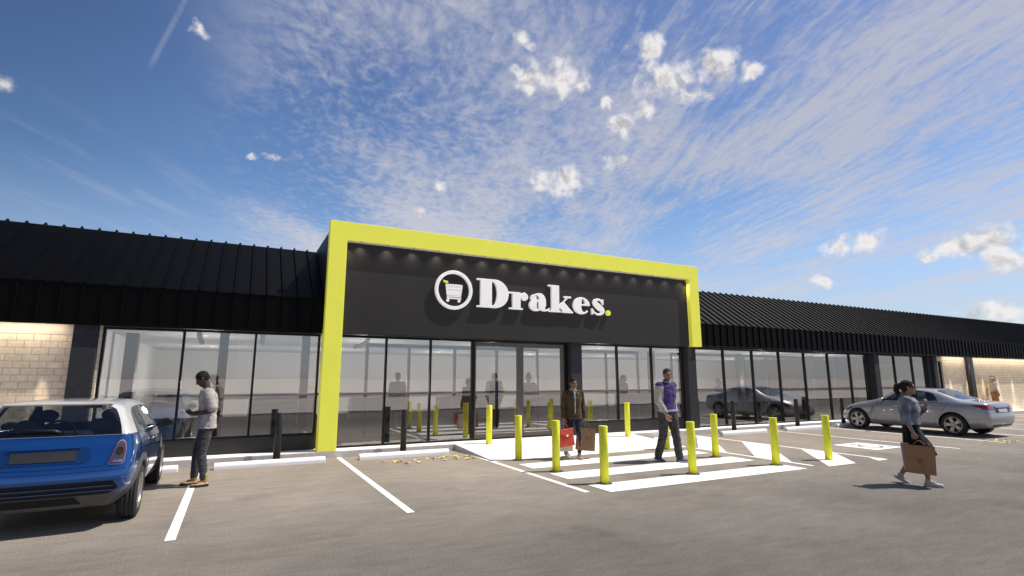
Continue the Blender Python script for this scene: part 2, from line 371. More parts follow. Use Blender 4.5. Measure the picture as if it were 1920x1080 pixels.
    # colours in sky units (the background strength scales all of it)
    hs = N(nt, 'ShaderNodeHueSaturation', i_Saturation=SKY_SAT, i_Value=SKY_VAL); L(nt, sky, 0, hs, 'Color')
    tn = N(nt, 'ShaderNodeMix', data_type='RGBA', blend_type='MULTIPLY', i_0=1.0); L(nt, hs, 0, tn, 6); 
    tr_ = ramp(nt, [(.0, (.60, .64, .69)), (.16, (.575, .63, .705)), (.33, (.54, .55, .59)), (.50, (.50, .48, .54)), (.9, (.48, .46, .52))]); nt.links.new(Z, tr_.inputs[0])
    tm = N(nt, 'ShaderNodeVectorMath', operation='SCALE'); L(nt, tr_, 0, tm, 0); tm.inputs[3].default_value = 1.42
    lf = rng(az, R(-26), R(2), .72, 1.06); tm2 = N(nt, 'ShaderNodeVectorMath', operation='SCALE'); L(nt, tm, 0, tm2, 0); nt.links.new(lf, tm2.inputs[3])
    L(nt, tm2, 0, tn, 7)
    hz = N(nt, 'ShaderNodeMix', data_type='RGBA'); nt.links.new(rng(Z, .34, .05, 0., .58), hz.inputs[0]); L(nt, tn, 2, hz, 6); hz.inputs[7].default_value = (3.25, 3.45, 4.0, 1)
    mx1 = N(nt, 'ShaderNodeMix', data_type='RGBA'); nt.links.new(cir, mx1.inputs[0]); L(nt, hz, 2, mx1, 6); 
    ck = ramp(nt, [(.0, (.82, .86, .98)), (.12, (.80, .84, .97)), (.36, (.655, .675, .80)), (.6, (.64, .655, .77))]); nt.links.new(Z, ck.inputs[0])
    cs = N(nt, 'ShaderNodeVectorMath', operation='SCALE'); L(nt, ck, 0, cs, 0); cs.inputs[3].default_value = 5.15; L(nt, cs, 0, mx1, 7)
    cc = N(nt, 'ShaderNodeVectorMath', operation='SCALE'); cc.inputs[0].default_value = CUM_COL; nt.links.new(shade, cc.inputs[3])
    mx2 = N(nt, 'ShaderNodeMix', data_type='RGBA'); nt.links.new(cumA, mx2.inputs[0]); L(nt, mx1, 2, mx2, 6); nt.links.new(cc.outputs[0], mx2.inputs[7])
    L(nt, mx2, 2, bg, 'Color')
SKY_SAT, SKY_VAL = 1.12, 1.0
CUM_COL = (5.7, 5.5, 5.45)
make_world()

# ------------------------------------------------------------------ ground, car park, footpath, markings
YK = 12.14      # kerb face
YF = 12.38      # fascia plane
YG = 12.66      # glass plane
FZ = .14        # footpath level
bm = nb(); quad(bm, [(-3000,-3000,-.03),(3000,-3000,-.03),(3000,3000,-.03),(-3000,3000,-.03)]); struct('ground', bm, M['ground'])
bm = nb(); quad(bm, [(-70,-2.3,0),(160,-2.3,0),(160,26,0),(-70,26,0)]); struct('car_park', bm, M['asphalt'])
bm = nb(); box(bm, -70, 160, -2.55, -2.3, -.02, .10, .02); struct('kerb', bm, M['kerb'])
bm = nb(); box(bm, -70, 160, -27, -26.6, -.02, .35, .02); struct('kerb', bm, M['kerb'])
bm = nb()
# footpath with the kerb face; material 1 is the kerb's rough front
for x0, x1 in ((-40, 4.72), (10.03, 110)):
    box(bm, x0, x1, YK+.012, YG+.06, -.01, FZ, 0)
    box(bm, x0, x1, YK, YK+.012, -.01, FZ-.006, .004, 1)
box(bm, 4.72, 10.03, YK+.012, YG+.06, -.01, FZ, 0)
struct('footpath', bm, [M['concrete'], M['kerb']])
bm = nb()
rt = [(4.725, YK+.012), (10.028, YK+.012)]; rb = [(4.80, 10.10), (10.02, 10.06)]
v = [bm.verts.new(p) for p in ((rb[0][0], rb[0][1], .006), (rb[1][0], rb[1][1], .006), (rt[1][0], rt[1][1], FZ-.001), (rt[0][0], rt[0][1], FZ-.001),
     (rb[0][0], rb[0][1], -.01), (rb[1][0], rb[1][1], -.01), (rt[1][0], rt[1][1], -.01), (rt[0][0], rt[0][1], -.01))]
bm.faces.new((v[0], v[1], v[2], v[3])); bm.faces.new((v[4], v[5], v[1], v[0])).material_index = 1
bm.faces.new((v[7], v[4], v[0], v[3])).material_index = 1; bm.faces.new((v[5], v[6], v[2], v[1])).material_index = 1
struct('ramp', bm, [M['concrete'], M['kerb']])

def poly_sheet(name, pts, z=.004):
    bm = nb(); bm.faces.new([bm.verts.new((x, y, z)) for x, y in pts])
    f = bm.faces[:][0]
    if f.normal.z < 0 or True:
        bm.normal_update()
        if bm.faces[:][0].normal.z < 0: bmesh.ops.reverse_faces(bm, faces=bm.faces[:])
    return struct(name, bm, M['paint'])
line_x = [-8.15, -5.59, -3.03, -.47, 2.09, 4.765, 10.04, 12.22, 15.61, 18.2, 20.8, 23.4, 26.0, 28.6, 31.2, 33.8, 36.4, 39, 41.6, 44.2, 46.8]
for x in line_x:
    y1 = 12.13 if x < 10 else 11.95
    if x == 10.04: y1 = 9.98
    poly_sheet('bay_line', [(x-.05, 6.82 if abs(x-4.765) > .1 else 6.81), (x+.05, 6.82), (x+.05, y1), (x-.05, y1)])
for y0, y1 in ((9.0, 9.58), (7.81, 8.41), (6.66, 7.24)):
    poly_sheet('zebra_stripe', [(5.08, y0), (9.64, y0), (9.64, y1), (5.08, y1)])
zz = .004
poly_sheet('hatch_stripe', [(10.10, 11.37), (10.10, 10.52), (11.70, 12.11), (10.84, 12.11)])
poly_sheet('hatch_stripe', [(10.10, 9.77), (10.10, 8.93), (12.16, 11.22), (12.16, 11.80)])
poly_sheet('hatch_stripe', [(10.10, 8.17), (10.10, 7.31), (12.16, 9.40), (12.16, 10.22)])
poly_sheet('hatch_stripe', [(10.24, 6.63), (11.10, 6.63), (12.16, 7.70), (12.16, 8.53)])
poly_sheet('hatch_stripe', [(11.86, 6.62), (12.20, 6.62), (12.27, 6.80), (12.16, 6.98)])
# disabled bay: white panel with a dark wheelchair symbol
poly_sheet('bay_symbol_panel', [(13.58, 7.58), (14.74, 7.62), (14.70, 8.69), (13.60, 8.67)])
M['symbol'] = pbr('symbol_dark', (.09, .085, .08), .8, var=.2, nscale=20)
bm = nb()
def ribbon(bm, pts, w, z):
    pts = [Vector((p[0], p[1], z)) for p in pts]; prev = None
    for i, p in enumerate(pts):
        dd = (pts[min(i+1, len(pts)-1)]-pts[max(i-1, 0)]).normalized(); n = Vector((-dd.y, dd.x, 0))*w/2
        cur = (bm.verts.new(p+n), bm.verts.new(p-n))
        if prev: bm.faces.new((prev[0], prev[1], cur[1], cur[0]))
        prev = cur
cx, cy = 14.12, 8.04
ribbon(bm, [(cx+.24*math.cos(t), cy+.24*math.sin(t)) for t in [R(100)+R(265)*i/24 for i in range(25)]], .055, .008)
ribbon(bm, [(cx+.02, cy+.36), (cx-.01, cy+.06), (cx+.20, cy+.03), (cx+.30, cy-.26), (cx+.40, cy-.24)], .06, .0085)
bm.faces.new([bm.verts.new((cx+.02+.065*math.cos(2*PI*i/16), cy+.45+.065*math.sin(2*PI*i/16), .008)) for i in range(16)])
bmesh.ops.recalc_face_normals(bm, faces=bm.faces[:])
for f in bm.faces:
    if f.normal.z < 0: f.normal_flip()
struct('bay_symbol', bm, M['symbol'])

# ------------------------------------------------------------------ the supermarket building
B = empty('supermarket_building', (0, 0, 0), 0, 'long low black shopfront with glazed bays, cream block walls and a yellow entrance frame', 'building')
XL, XR = -14.0, 62.0
PX0, PX1 = 1.66, 12.95      # parapet box behind the frame
RY, RZ = 14.5, 4.95         # ridge
def roof_piece(x0, x1, first):
    bm = nb()
    prof = [(YF, 2.66), (YF, 3.42), (RY, RZ), (RY+.12, RZ-.03)]
    # sheets
    for (a, b) in zip(prof, prof[1:]):
        quad(bm, [(x0, a[0], a[1]), (x1, a[0], a[1]), (x1, b[0], b[1]), (x0, b[0], b[1])])
    quad(bm, [(x0, YF, 2.66), (x0, YG+.1, 2.66), (x1, YG+.1, 2.66), (x1, YF, 2.66)])
    # a thin drip edge and the fold under the slope
    box(bm, x0, x1, YF-.022, YF-.002, 2.645, 2.70, .004)
    box(bm, x0, x1, YF-.018, YF-.002, 3.395, 3.428, .004)
    # standing seams down the slope and the fascia
    sl = Vector((0, RY-YF, RZ-3.42)).normalized(); nr = Vector((0, -sl.z, sl.y))
    x = first
    while x < x1-.05:
        if x > x0+.03:
            wb, wt, h = .030, .016, .042
            a = Vector((x, YF, 3.42)) - sl*.03; b = Vector((x, RY, RZ)) + sl*.02
            lo = [a+Vector((-wb,0,0)), a+Vector((wb,0,0)), a+Vector((wt,0,0))+nr*h, a+Vector((-wt,0,0))+nr*h]
            hi = [q+(b-a) for q in lo]
            V = [bm.verts.new(q) for q in lo+hi]
            for q in ((0,1,2,3),(7,6,5,4),(1,0,4,5),(2,1,5,6),(3,2,6,7),(0,3,7,4)): bm.faces.new([V[i] for i in q])
            box(bm, x-.02, x+.02, YF-.030, YF-.0005, 2.71, 3.39, .006)
        x += .3135
    bmesh.ops.recalc_face_normals(bm, faces=bm.faces[:])
    return link('roof', bm, M['roof'], B)
roof_piece(XL, PX0-.02, -4.53-.3135*30)
roof_piece(PX1+.02, XR, 13.17)
# flat roof and shell behind (closes the volume)
bm = nb()
box(bm, XL, XR, RY+.1, 26.0, 4.70, 4.90)
box(bm, XL, XR, 25.8, 26.0, 0, 4.699)
box(bm, XL, XL+.2, YG+.2, 25.79, 0, 4.699); box(bm, XR-.2, XR, YG+.2, 25.79, 0, 4.699)
link('roof_deck', bm, M['roof'], B)
# parapet box behind the yellow frame
bm = nb(); box(bm, PX0, PX1, YF+.005, RY+.25, 2.90, 4.985, .01); link('parapet', bm, M['sign_black'], B)
# yellow frame: left column, beam, short right column
bm = nb()
fx0, fx1, fx2, fx3 = 1.65, 2.035, 12.565, 12.96
pts = [(fx0, FZ+.001), (fx1, FZ+.001), (fx1, 4.77), (fx2, 4.77), (fx2, 2.65), (fx3, 2.65), (fx3, 5.2), (fx0, 5.2)]
extrude_poly(bm, pts, 'y', YK, YF-.03, 0, .006)
box(bm, fx0+.004, fx1-.004, YF-.029, YF+.09, FZ+.001, 2.640)
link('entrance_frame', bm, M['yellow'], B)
bm = nb(); box(bm, fx1+.001, fx2-.001, 12.272, 12.32, 2.66, 4.768, .004); link('sign_panel', bm, M['sign_black'], B)
bm = nb(); box(bm, fx1, fx2, 12.32, YG+.10, 2.645, 2.69); link('soffit', bm, M['black_metal'], B)
bm = nb(); box(bm, fx1+.004, fx2-.004, YK+.02, 12.2695, 4.752, 4.768); link('light_trough', bm, M['trough'], B)

# columns, block walls
def column(x0, x1, y0=12.44):
    bm = nb(); box(bm, x0, x1, y0, YG+.12, FZ, 2.658, .008); link('column', bm, M['column'], B)
column(-2.73, -2.352); column(8.245, 8.615); column(12.62, 12.985); column(22.74, 23.09); column(27.24, 27.53)
def wall(x0, x1, y=12.60):
    bm = nb(); box(bm, x0, x1, y, YG+.15, FZ-.01, 2.46); link('block_wall', bm, M['block'], B)
    bm = nb(); box(bm, x0, x1, y-.006, YG+.15, 2.462, 2.658, .003); link('wall_band', bm, M['white_band'], B)
wall(XL, -2.735); wall(28.28, 30.34); wall(30.70, 40.0); wall(40.4, XR)
bm = nb(); box(bm, -2.349, -2.315, 12.52, YG+.12, FZ, 2.655); link('block_reveal', bm, M['block'], B)
bm = nb(); box(bm, 27.0, 27.235, 12.56, YG+.12, FZ, 2.655); link('block_reveal', bm, M['column'], B)
bm = nb(); box(bm, 30.342, 30.698, 12.42, YG+.12, FZ, 2.658, .008); link('column', bm, M['black_metal'], B)
bm = nb(); box(bm, 40.002, 40.398, 12.42, YG+.12, FZ, 2.658, .008); link('column', bm, M['black_metal'], B)
bm = nb(); box(bm, 27.54, 28.275, 12.59, YG+.15, 2.45, 2.657); link('wall_band', bm, M['white_band'], B)

# glazed bays
def glazed(x0, x1, mull, z0, z1=2.645, name='window', fw=.045, plinth=True):
    bm = nb(); d0, d1 = YG-.05, YG+.05
    box(bm, x0, x1, d0, d1, z1-fw, z1, .004); box(bm, x0, x1, d0, d1, z0, z0+fw, .004)
    edges = [x0] + mull + [x1]
    box(bm, x0, x0+fw, d0+.002, d1-.002, z0+fw, z1-fw, .004); box(bm, x1-fw, x1, d0+.002, d1-.002, z0+fw, z1-fw, .004)
    for m_ in mull: box(bm, m_-fw/2, m_+fw/2, d0+.002, d1-.002, z0+fw, z1-fw, .004)
    w = link(name, bm, M['frame'], B)
    ed = [x0+fw] + [q for m_ in mull for q in (m_-fw/2, m_+fw/2)] + [x1-fw]
    for i in range(0, len(ed), 2):
        bm = nb(); quad(bm, [(ed[i]-.005, YG, z0+fw-.005), (ed[i+1]+.005, YG, z0+fw-.005), (ed[i+1]+.005, YG, z1-fw+.005), (ed[i]-.005, YG, z1-fw+.005)])
        link('pane', bm, M['glass'], w)
    if plinth and z0 > FZ+.05:
        bm = nb(); box(bm, x0, x1, YG-.04, YG+.06, FZ, z0-.001); link('plinth', bm, M['plinth'], B)
    return w
glazed(-2.312, 1.645, [-.98, .335], .45)
glazed(2.05, 5.385, [3.15, 4.25], FZ)
glazed(8.62, 12.57, [10.0, 11.32], .45)
glazed(12.99, 22.62, [14.43, 15.84, 17.24, 18.64, 20.05, 21.43], FZ)
glazed(23.095, 26.995, [24.54, 25.89], FZ)
glazed(27.70, 28.20, [], FZ, 2.44)
# sliding entrance door: brown frame with two leaves
bm = nb(); d0, d1 = YG-.055, YG+.05
box(bm, 5.39, 8.24, d0+.01, d1, 2.600, 2.645)
box(bm, 5.39, 5.425, d0+.01, d1, FZ, 2.598); box(bm, 8.15, 8.24, d0+.01, d1, FZ, 2.598)
door = link('entrance_door', bm, M['frame'], B)
def leaf(x0, x1, sl, sr, z0, z1, y):
    bm = nb()
    box(bm, x0, x0+sl, y-.03, y+.03, z0, z1, .004); box(bm, x1-sr, x1, y-.03, y+.03, z0, z1, .004)
    box(bm, x0+sl, x1-sr, y-.028, y+.028, z1-.11, z1, .004); box(bm, x0+sl, x1-sr, y-.028, y+.028, z0, z0+.12, .004)
    lf = link('door_leaf', bm, M['door_frame'], door)
    bm = nb(); quad(bm, [(x0+sl-.005, y, z0+.115), (x1-sr+.005, y, z0+.115), (x1-sr+.005, y, z1-.105), (x0+sl-.005, y, z1-.105)])
    p = link('door_pane', bm, M['glass'], door)
leaf(5.43, 6.75, .035, .10, FZ+.03, 2.595, YG-.01); leaf(6.755, 8.145, .10, .11, FZ+.03, 2.595, YG+.005)
bm = nb(); box(bm, 5.43, 8.145, d0, d1, FZ+.001, FZ+.028); link('door_track', bm, M['frame'], door)

# interior
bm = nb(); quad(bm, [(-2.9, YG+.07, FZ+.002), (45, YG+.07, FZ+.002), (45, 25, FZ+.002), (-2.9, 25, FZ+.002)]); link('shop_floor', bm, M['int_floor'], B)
bm = nb(); quad(bm, [(-2.9, YG+.12, 2.78), (-2.9, 25, 2.78), (45, 25, 2.78), (45, YG+.12, 2.78)]); link('shop_ceiling', bm, M['int_ceil'], B)
bm = nb()
box(bm, -3.0, 45, 25.0, 25.1, FZ, 2.9); box(bm, -3.0, -2.75, YG+.16, 24.99, FZ, 2.9); box(bm, 44.9, 45, YG+.16, 24.99, FZ, 2.9)
link('shop_wall', bm, M['int_wall'], B)
bm = nb(); box(bm, -2.6, 44, YG+.16, YG+.4, 2.64, 2.775, .01); link('bulkhead', bm, M['int_ceil'], B)
for x, y, w in ((-.30, 15.0, .20), (1.6, 15.0, .20), (-2.35, 16.2, .26), (15.2, 17, .22), (20.4, 17, .22), (25.6, 17, .22)):
    bm = nb(); box(bm, x-w/2, x+w/2, y-w/2, y+w/2, FZ, 2.779, .006); link('shop_column', bm, M['black_metal'], B)
def inner_screen(xs, y, zt):
    bm = nb()
    box(bm, xs[0]-.04, xs[-1]+.04, y-.03, y+.03, zt, zt+.10, .004)
    for x in xs: box(bm, x-.04, x+.04, y-.028, y+.028, FZ+.003, zt, .004)
    box(bm, xs[0], xs[-1], y-.02, y+.02, FZ+.003, FZ+.07)
    s = link('inner_screen', bm, M['black_metal'], B)
inner_screen([3.1, 4.25, 5.6, 6.95, 8.35], 14.5, 2.50)
inner_screen([9.6, 11.0, 12.35], 14.5, 2.50)
inner_screen([14.0, 17.8, 19.13, 20.5, 21.81, 23.55, 25.32], 14.6, 2.50)
# curved air spouts hanging from the ceiling
for x, y, tw in ((-.80, 14.0, .10), (.52, 14.0, -.02), (3.0, 13.9, -.35)):
    bm = nb(); tube(bm, [(x+tw*(1-math.cos(t))*1.1, y-.0, 2.76-.30*math.sin(t)) for t in [PI/2*i/7 for i in range(8)]], .055, 12); link('air_spout', bm, M['duct'], B)
# low checkout counters far inside and a long shelf line on the back wall
for x in (0.5, 4.0, 7.6, 12, 17, 22):
    bm = nb(); box(bm, x, x+2.2, 21.2, 21.8, FZ+.003, .95, .02); link('checkout_counter', bm, M['int_dark'], B)
bm = nb(); box(bm, -2.6, 40, 24.7, 24.99, .98, 1.06, .01); link('shelf_rail', bm, M['black_metal'], B)
# fill lights added at mid height inside the shop, with added ceiling discs
for i, x in enumerate((-.8, 3.4, 7.6, 12, 16.4, 20.8, 25.2)):
    for y in (16.2, 21.5):
        li = bpy.data.lights.new('shop_fill_light', 'POINT'); li.energy = 74; li.color = (1.0, .96, .92); li.shadow_soft_size = .12
        lo = bpy.data.objects.new('shop_fill_light', li); COL.objects.link(lo); lo.location = (x, y, 1.5); lo.parent = B
        bm = nb(); cyl(bm, (x, y), .07, 2.765, 2.779, 16); link('added_ceiling_lamp', bm, M['lamp'], B)

# small downlights in the beam above the sign and in the soffit over the block walls (their scallops show on the photo)
def spot(x, y, z, power, size, tilt=0.0, name='downlight', blend=.6, soft=.02, col=(1, .86, .68)):
    bm = nb(); cyl(bm, (x, y), .022, z, z+.012, 14); o = link(name, bm, M['steel'], B)
    li = bpy.data.lights.new('downlight_bulb', 'SPOT'); li.energy = power; li.spot_size = R(size); li.spot_blend = blend; li.shadow_soft_size = soft; li.color = col
    lo = bpy.data.objects.new('downlight_bulb', li); COL.objects.link(lo); lo.location = (x, y, z-.01); lo.rotation_euler = (tilt, 0, 0); lo.parent = B
for i in range(17): spot(2.36+.622*i, 12.160, 4.756, 12, 120, 0, blend=1.0, soft=.03)
spot(12.50, 12.18, 4.753, 40, 60, 0, blend=.8)
spot(2.10, 12.18, 4.753, 14, 60, 0, blend=.8)
for x in [-7.6+1.5*i for i in range(4)] + [28.8+1.5*i for i in range(9)]:
    spot(x, 12.43, 2.640, 520, 19, R(1), blend=.8)
    pass
for x0, x1 in ((-10.0, -2.9), (28.35, 30.3), (30.8, 39.9)):   # unseen fill strips added under the soffit to brighten the block walls
    li = bpy.data.lights.new('wall_fill_strip', 'AREA'); li.shape = 'RECTANGLE'; li.size = x1-x0; li.size_y = .03; li.energy = (5.5 if x0 < 0 else 4.5)*(x1-x0); li.color = (1, .87, .70)
    lo = bpy.data.objects.new('wall_fill_strip', li); COL.objects.link(lo); lo.location = ((x0+x1)/2, 12.43, 2.657); lo.rotation_euler = (R(14), 0, 0); lo.parent = B

# ------------------------------------------------------------------ sign: ring, trolley and raised letters
S = empty('shop_sign', (0, 12.265, 3.45), 0, 'raised white serif lettering and ringed trolley symbol on the black panel over the entrance', 'sign')
SY0, SY1 = -.004, -.075     # back and face of the letters, relative to the panel
def glyph(name, splines, ox, sc, m=None, d0=SY0, d1=SY1, z0=0.0):
    """closed 2D outlines (inner ones become holes) extruded as a raised letter"""
    cu = bpy.data.curves.new(name, 'CURVE'); cu.dimensions = '2D'; cu.fill_mode = 'BOTH'
    cu.extrude = abs(d1-d0)/2 - .004; cu.bevel_depth = .004; cu.bevel_resolution = 1
    for pts in splines:
        s = cu.splines.new('POLY'); s.points.add(len(pts)-1); s.use_cyclic_u = True
        for p, (x, y) in zip(s.points, pts): p.co = (x*sc, y*sc, 0, 1)
    t = bpy.data.objects.new('tmp', cu); COL.objects.link(t)
    dg = bpy.context.evaluated_depsgraph_get(); me = bpy.data.meshes.new_from_object(t.evaluated_get(dg))
    bpy.data.objects.remove(t); bpy.data.curves.remove(cu)
    me.transform(Matrix.Rotation(PI/2, 4, 'X')); me.transform(Matrix.Translation((ox, (d0+d1)/2, z0)))
    return me
def emit(name, meshes, m, smooth=False, label=None):
    bm = nb()
    for me in meshes: bm.from_mesh(me)
    o = link(name, bm, m, S)
    if label: o['label'] = label
    return o
def arc(cx, cy, rx, ry, a0, a1, n=20): return [(cx+rx*math.cos(R(a0+(a1-a0)*i/n)), cy+ry*math.sin(R(a0+(a1-a0)*i/n))) for i in range(n+1)]
def stroke(pts, ws):
    a, b = [], []
    for i, p in enumerate(pts):
        q0 = pts[max(i-1, 0)]; q1 = pts[min(i+1, len(pts)-1)]
        dx, dy = q1[0]-q0[0], q1[1]-q0[1]; l = math.hypot(dx, dy) or 1
        nx, ny = -dy/l*ws[i]/2, dx/l*ws[i]/2
        a.append((p[0]+nx, p[1]+ny)); b.append((p[0]-nx, p[1]-ny))
    return a + b[::-1]
def cr(pts, n=8):
    """Catmull-Rom through tuples of any length"""
    out = []
    P = [pts[0]] + list(pts) + [pts[-1]]
    for i in range(1, len(P)-2):
        for k in range(n):
            t = k/n
            out.append(tuple(.5*((2*b)+(c-a)*t+(2*a-5*b+4*c-d)*t*t+(3*b-a-3*c+d)*t**3) for a, b, c, d in zip(P[i-1], P[i], P[i+1], P[i+2])))
    out.append(tuple(pts[-1])); return out
def st(pts3, n=8):
    q = cr(pts3, n); return stroke([(a, b) for a, b, c in q], [c for a, b, c in q])
lw = M['letter']
# D
D = [[(0, 0), (.50, 0)] + arc(.50, .365, .385, .365, -90, 90, 26) + [(0, .73), (0, .695), (.095, .695), (.095, .035), (0, .035)],
     [(.405, .05)] + arc(.43, .365, .135, .315, -75, 75, 16) + [(.405, .68)]]
emit('letter', [glyph('D', D, 5.29, 1)], lw)
# r
r_ = [[(0, 0), (.40, 0), (.40, .035), (.335, .035), (.335, .30)] + [(.35, .355), (.385, .395)] + arc(.465, .345, .105, .105, 130, -150, 22) + [(.38, .335), (.345, .27)][:1] + [(.335, .45), (0, .45), (0, .415), (.095, .415), (.095, .035), (0, .035)]]
r_main = [[(0, 0), (.39, 0), (.39, .035), (.325, .035), (.325, .45), (0, .45), (0, .415), (.095, .415), (.095, .035), (0, .035)]]
r_arm = [st([(.31, .30, .02), (.34, .37, .03), (.40, .42, .045), (.46, .425, .07)])]
r_ball = [arc(.455, .345, .098, .098, 0, 360, 24)[:-1]]
emit('letter', [glyph('r', r_main, 6.205, 1), glyph('r', r_arm, 6.205, 1, d1=SY1+.004), glyph('r', r_ball, 6.205, 1, d1=SY1+.002)], lw)
# a
a_stem = [st([(.13, .405, .03), (.25, .44, .045), (.36, .41, .13), (.405, .32, .20), (.41, .2, .215), (.415, .10, .20), (.47, .035, .075), (.56, .03, .035), (.635, .08, .03)])]
a_bowl = [arc(.215, .145, .205, .155, 0, 360, 26)[:-1], arc(.275, .145, .048, .115, 0, 360, 16)[:-1]]
a_ball = [arc(.145, .335, .088, .088, 0, 360, 22)[:-1]]
emit('letter', [glyph('a', a_stem, 6.79, 1), glyph('a', a_bowl, 6.79, 1, d1=SY1+.002), glyph('a', a_ball, 6.79, 1, d1=SY1+.004)], lw)
# k
k_stem = [[(0, 0), (.375, 0), (.375, .035), (.325, .035), (.325, .73), (0, .73), (0, .695), (.09, .695), (.09, .035), (0, .035)]]
k_leg = [[(.33, .20), (.47, .30), (.745, .035), (.775, .035), (.775, 0), (.43, 0), (.43, .035), (.46, .035), (.345, .145)]]
k_arm = [[(.325, .165), (.575, .415), (.50, .415), (.50, .45), (.715, .45), (.715, .415), (.625, .415), (.40, .195), (.325, .12)]]
emit('letter', [glyph('k', k_stem, 7.405, 1), glyph('k', k_leg, 7.405, 1, d1=SY1+.004), glyph('k', k_arm, 7.405, 1, d1=SY1+.002)], lw)
# e
e_ = [arc(.28, .225, .275, .235, 12, 312, 34) + [(.51, .09), (.44, .075)] + arc(.325, .20, .13, .165, -60, -100, 5) + [(.29, .06), (.275, .20), (.555, .20)],
      ]
e_out = [arc(.275, .225, .275, .235, 3, 318, 36) + [(.455, .10)] + arc(.36, .205, .11, .165, 300, 195, 12) + [(.265, .235)],
         [(.262, .27)] + arc(.33, .31, .06, .125, 150, 20, 10)[::1] + [(.39, .27)]]
emit('letter', [glyph('e', e_out, 8.20, 1)], lw)
# s
s_ = [st([(.40, .36, .025), (.30, .435, .04), (.17, .41, .085), (.135, .335, .12), (.24, .245, .165), (.375, .15, .145), (.38, .065, .09), (.27, .012, .045), (.13, .05, .03), (.05, .135, .022)])]
s_t = [[(.405, .445), (.425, .445), (.43, .30), (.41, .30), (.375, .385)]]
s_b = [[(.02, .0), (.045, .0), (.085, .07), (.04, .165), (.018, .165)]]
emit('letter', [glyph('s', s_, 8.80, 1), glyph('s', s_t, 8.80, 1, d1=SY1+.002), glyph('s', s_b, 8.80, 1, d1=SY1+.002)], lw)
emit('full_stop', [glyph('dot', [arc(.0, .07, .073, .073, 0, 360, 24)[:-1]], 9.40, 1)], M['yellow'])
# ring and trolley
rc = (4.665, .38)
ring = [arc(0, 0, .49, .487, 0, 360, 64)[:-1], arc(0, 0, .415, .412, 0, 360, 64)[:-1]]
emit('ring', [glyph('ring', ring, rc[0], 1, z0=rc[1])], lw)
holes = [arc(-.115+.068*c, .085-.09*q, .02, .02, 0, 360, 12)[:-1] for c in range(5) for q in range(2)]
basket = [[(-.21, .14), (.235, .14), (.20, -.13), (-.175, -.13)]] + holes
rail1 = [[(-.165, -.148), (.195, -.148), (.195, -.168), (-.135, -.168), (-.135, -.195), (.20, -.195), (.20, -.22), (-.165, -.22)]]
whl = [arc(-.145, -.265, .033, .033, 0, 360, 16)[:-1]]; whl2 = [arc(.15, -.265, .033, .033, 0, 360, 16)[:-1]]
T = dict(d1=SY1+.03, z0=rc[1])
emit('trolley', [glyph('t', q, rc[0], 1, **T) for q in (basket, rail1, whl, whl2)], lw)
emit('trolley_handle', [glyph('h', [[(-.275, .235), (-.16, .215), (-.15, .165), (-.255, .18)]], rc[0], 1, **T)], M['yellow'])
S.children

# ------------------------------------------------------------------ bollards, wheel stops, leaves
def make_bollard(label, plate=True, z=0.0, h=.90, m='bollard', r=.072, cat='bollard', group='yellow bollards around the crossing'):
    o = empty('bollard', (0, 0, 0), 0, label, cat, group)
    bm = nb(); cyl(bm, (0, 0), r, .004, h, 28, .005); link('post', bm, M[m], o)
    if plate:
        bm = nb(); cyl(bm, (0, 0), .125, 0, .012, 28, .003)
        for i in range(4):
            t = PI/4+i*PI/2; cyl(bm, (.10*math.cos(t), .10*math.sin(t)), .009, .011, .02, 8)
        link('base_plate', bm, M['steel'], o)
    return o
bp_ = make_bollard('yellow bollard at the near left corner of the zebra crossing, lowest in the photo')
b_flush = make_bollard('yellow bollard on the left end of the white ramp in front of the door', plate=False)
first = [True, True]
for x, y, z, flush, lab in ((5.39, 7.23, 0, 0, None), (5.31, 8.56, 0, 0, 'yellow bollard at the left end of the middle zebra stripe, beside the red shopping bag'),
    (5.33, 10.06, 0, 0, 'yellow bollard at the foot of the white ramp near its left corner'), (7.30, 7.22, 0, 0, 'yellow bollard halfway along the nearest zebra stripe'),
    (9.50, 7.21, 0, 0, 'yellow bollard at the right end of the nearest zebra stripe'), (9.31, 8.52, 0, 0, 'yellow bollard at the right end of the middle zebra stripe'),
    (5.52, 11.92, .021, 1, None), (9.62, 11.80, .118, 1, 'yellow bollard on the right end of the white ramp under the three-pane window'), (9.30, 9.98, 0, 1, 'yellow bollard half hidden behind the legs of the man in the purple jacket'),
    (11.09, 7.17, .004, 1, 'rightmost yellow bollard, standing alone on a white hatch stripe')):
    src = b_flush if flush else bp_
    k = 1 if flush else 0
    if first[k]: o = src; first[k] = False
    else: o = copy_tree(src)
    if lab: o['label'] = lab
    o.location = (x, y, z if not (flush and y > 11) else (12.15-y)*0 + .14*(y-10.1)/2.05)
    o.rotation_euler = (0, 0, random.random()*6)
kb = make_bollard('slim black bollard behind the wheel stop left of the yellow frame', plate=False, m='black_metal', r=.068, h=.98, group='black bollards along the kerb')
for i, (x, lab) in enumerate(((.86, None), (3.43, 'slim black bollard behind the wheel stop strewn with leaves, right of the yellow column'), (13.9, 'slim black bollard behind the wheel stop just right of the hatched area'),
      (16.95, 'slim black bollard behind the second wheel stop right of the hatching'), (19.5, 'slim black bollard just in front of the nose of the silver sedan'))):
    o = kb if i == 0 else copy_tree(kb)
    if lab: o['label'] = lab
    o.location = (x, 11.93, 0)
def make_stop():
    bm = nb()
    L_, d, h = 1.96, .15, .115
    prof = [(-d/2, 0), (d/2, 0), (d/2, .055), (d/2-.012, .085), (d/2-.04, h), (-d/2+.04, h), (-d/2+.012, .085), (-d/2, .055)]
    extrude_poly(bm, prof, 'x', -L_/2, L_/2, 0, .006)
    return link('wheel_stop', bm, M['stop'])
ws = make_stop()
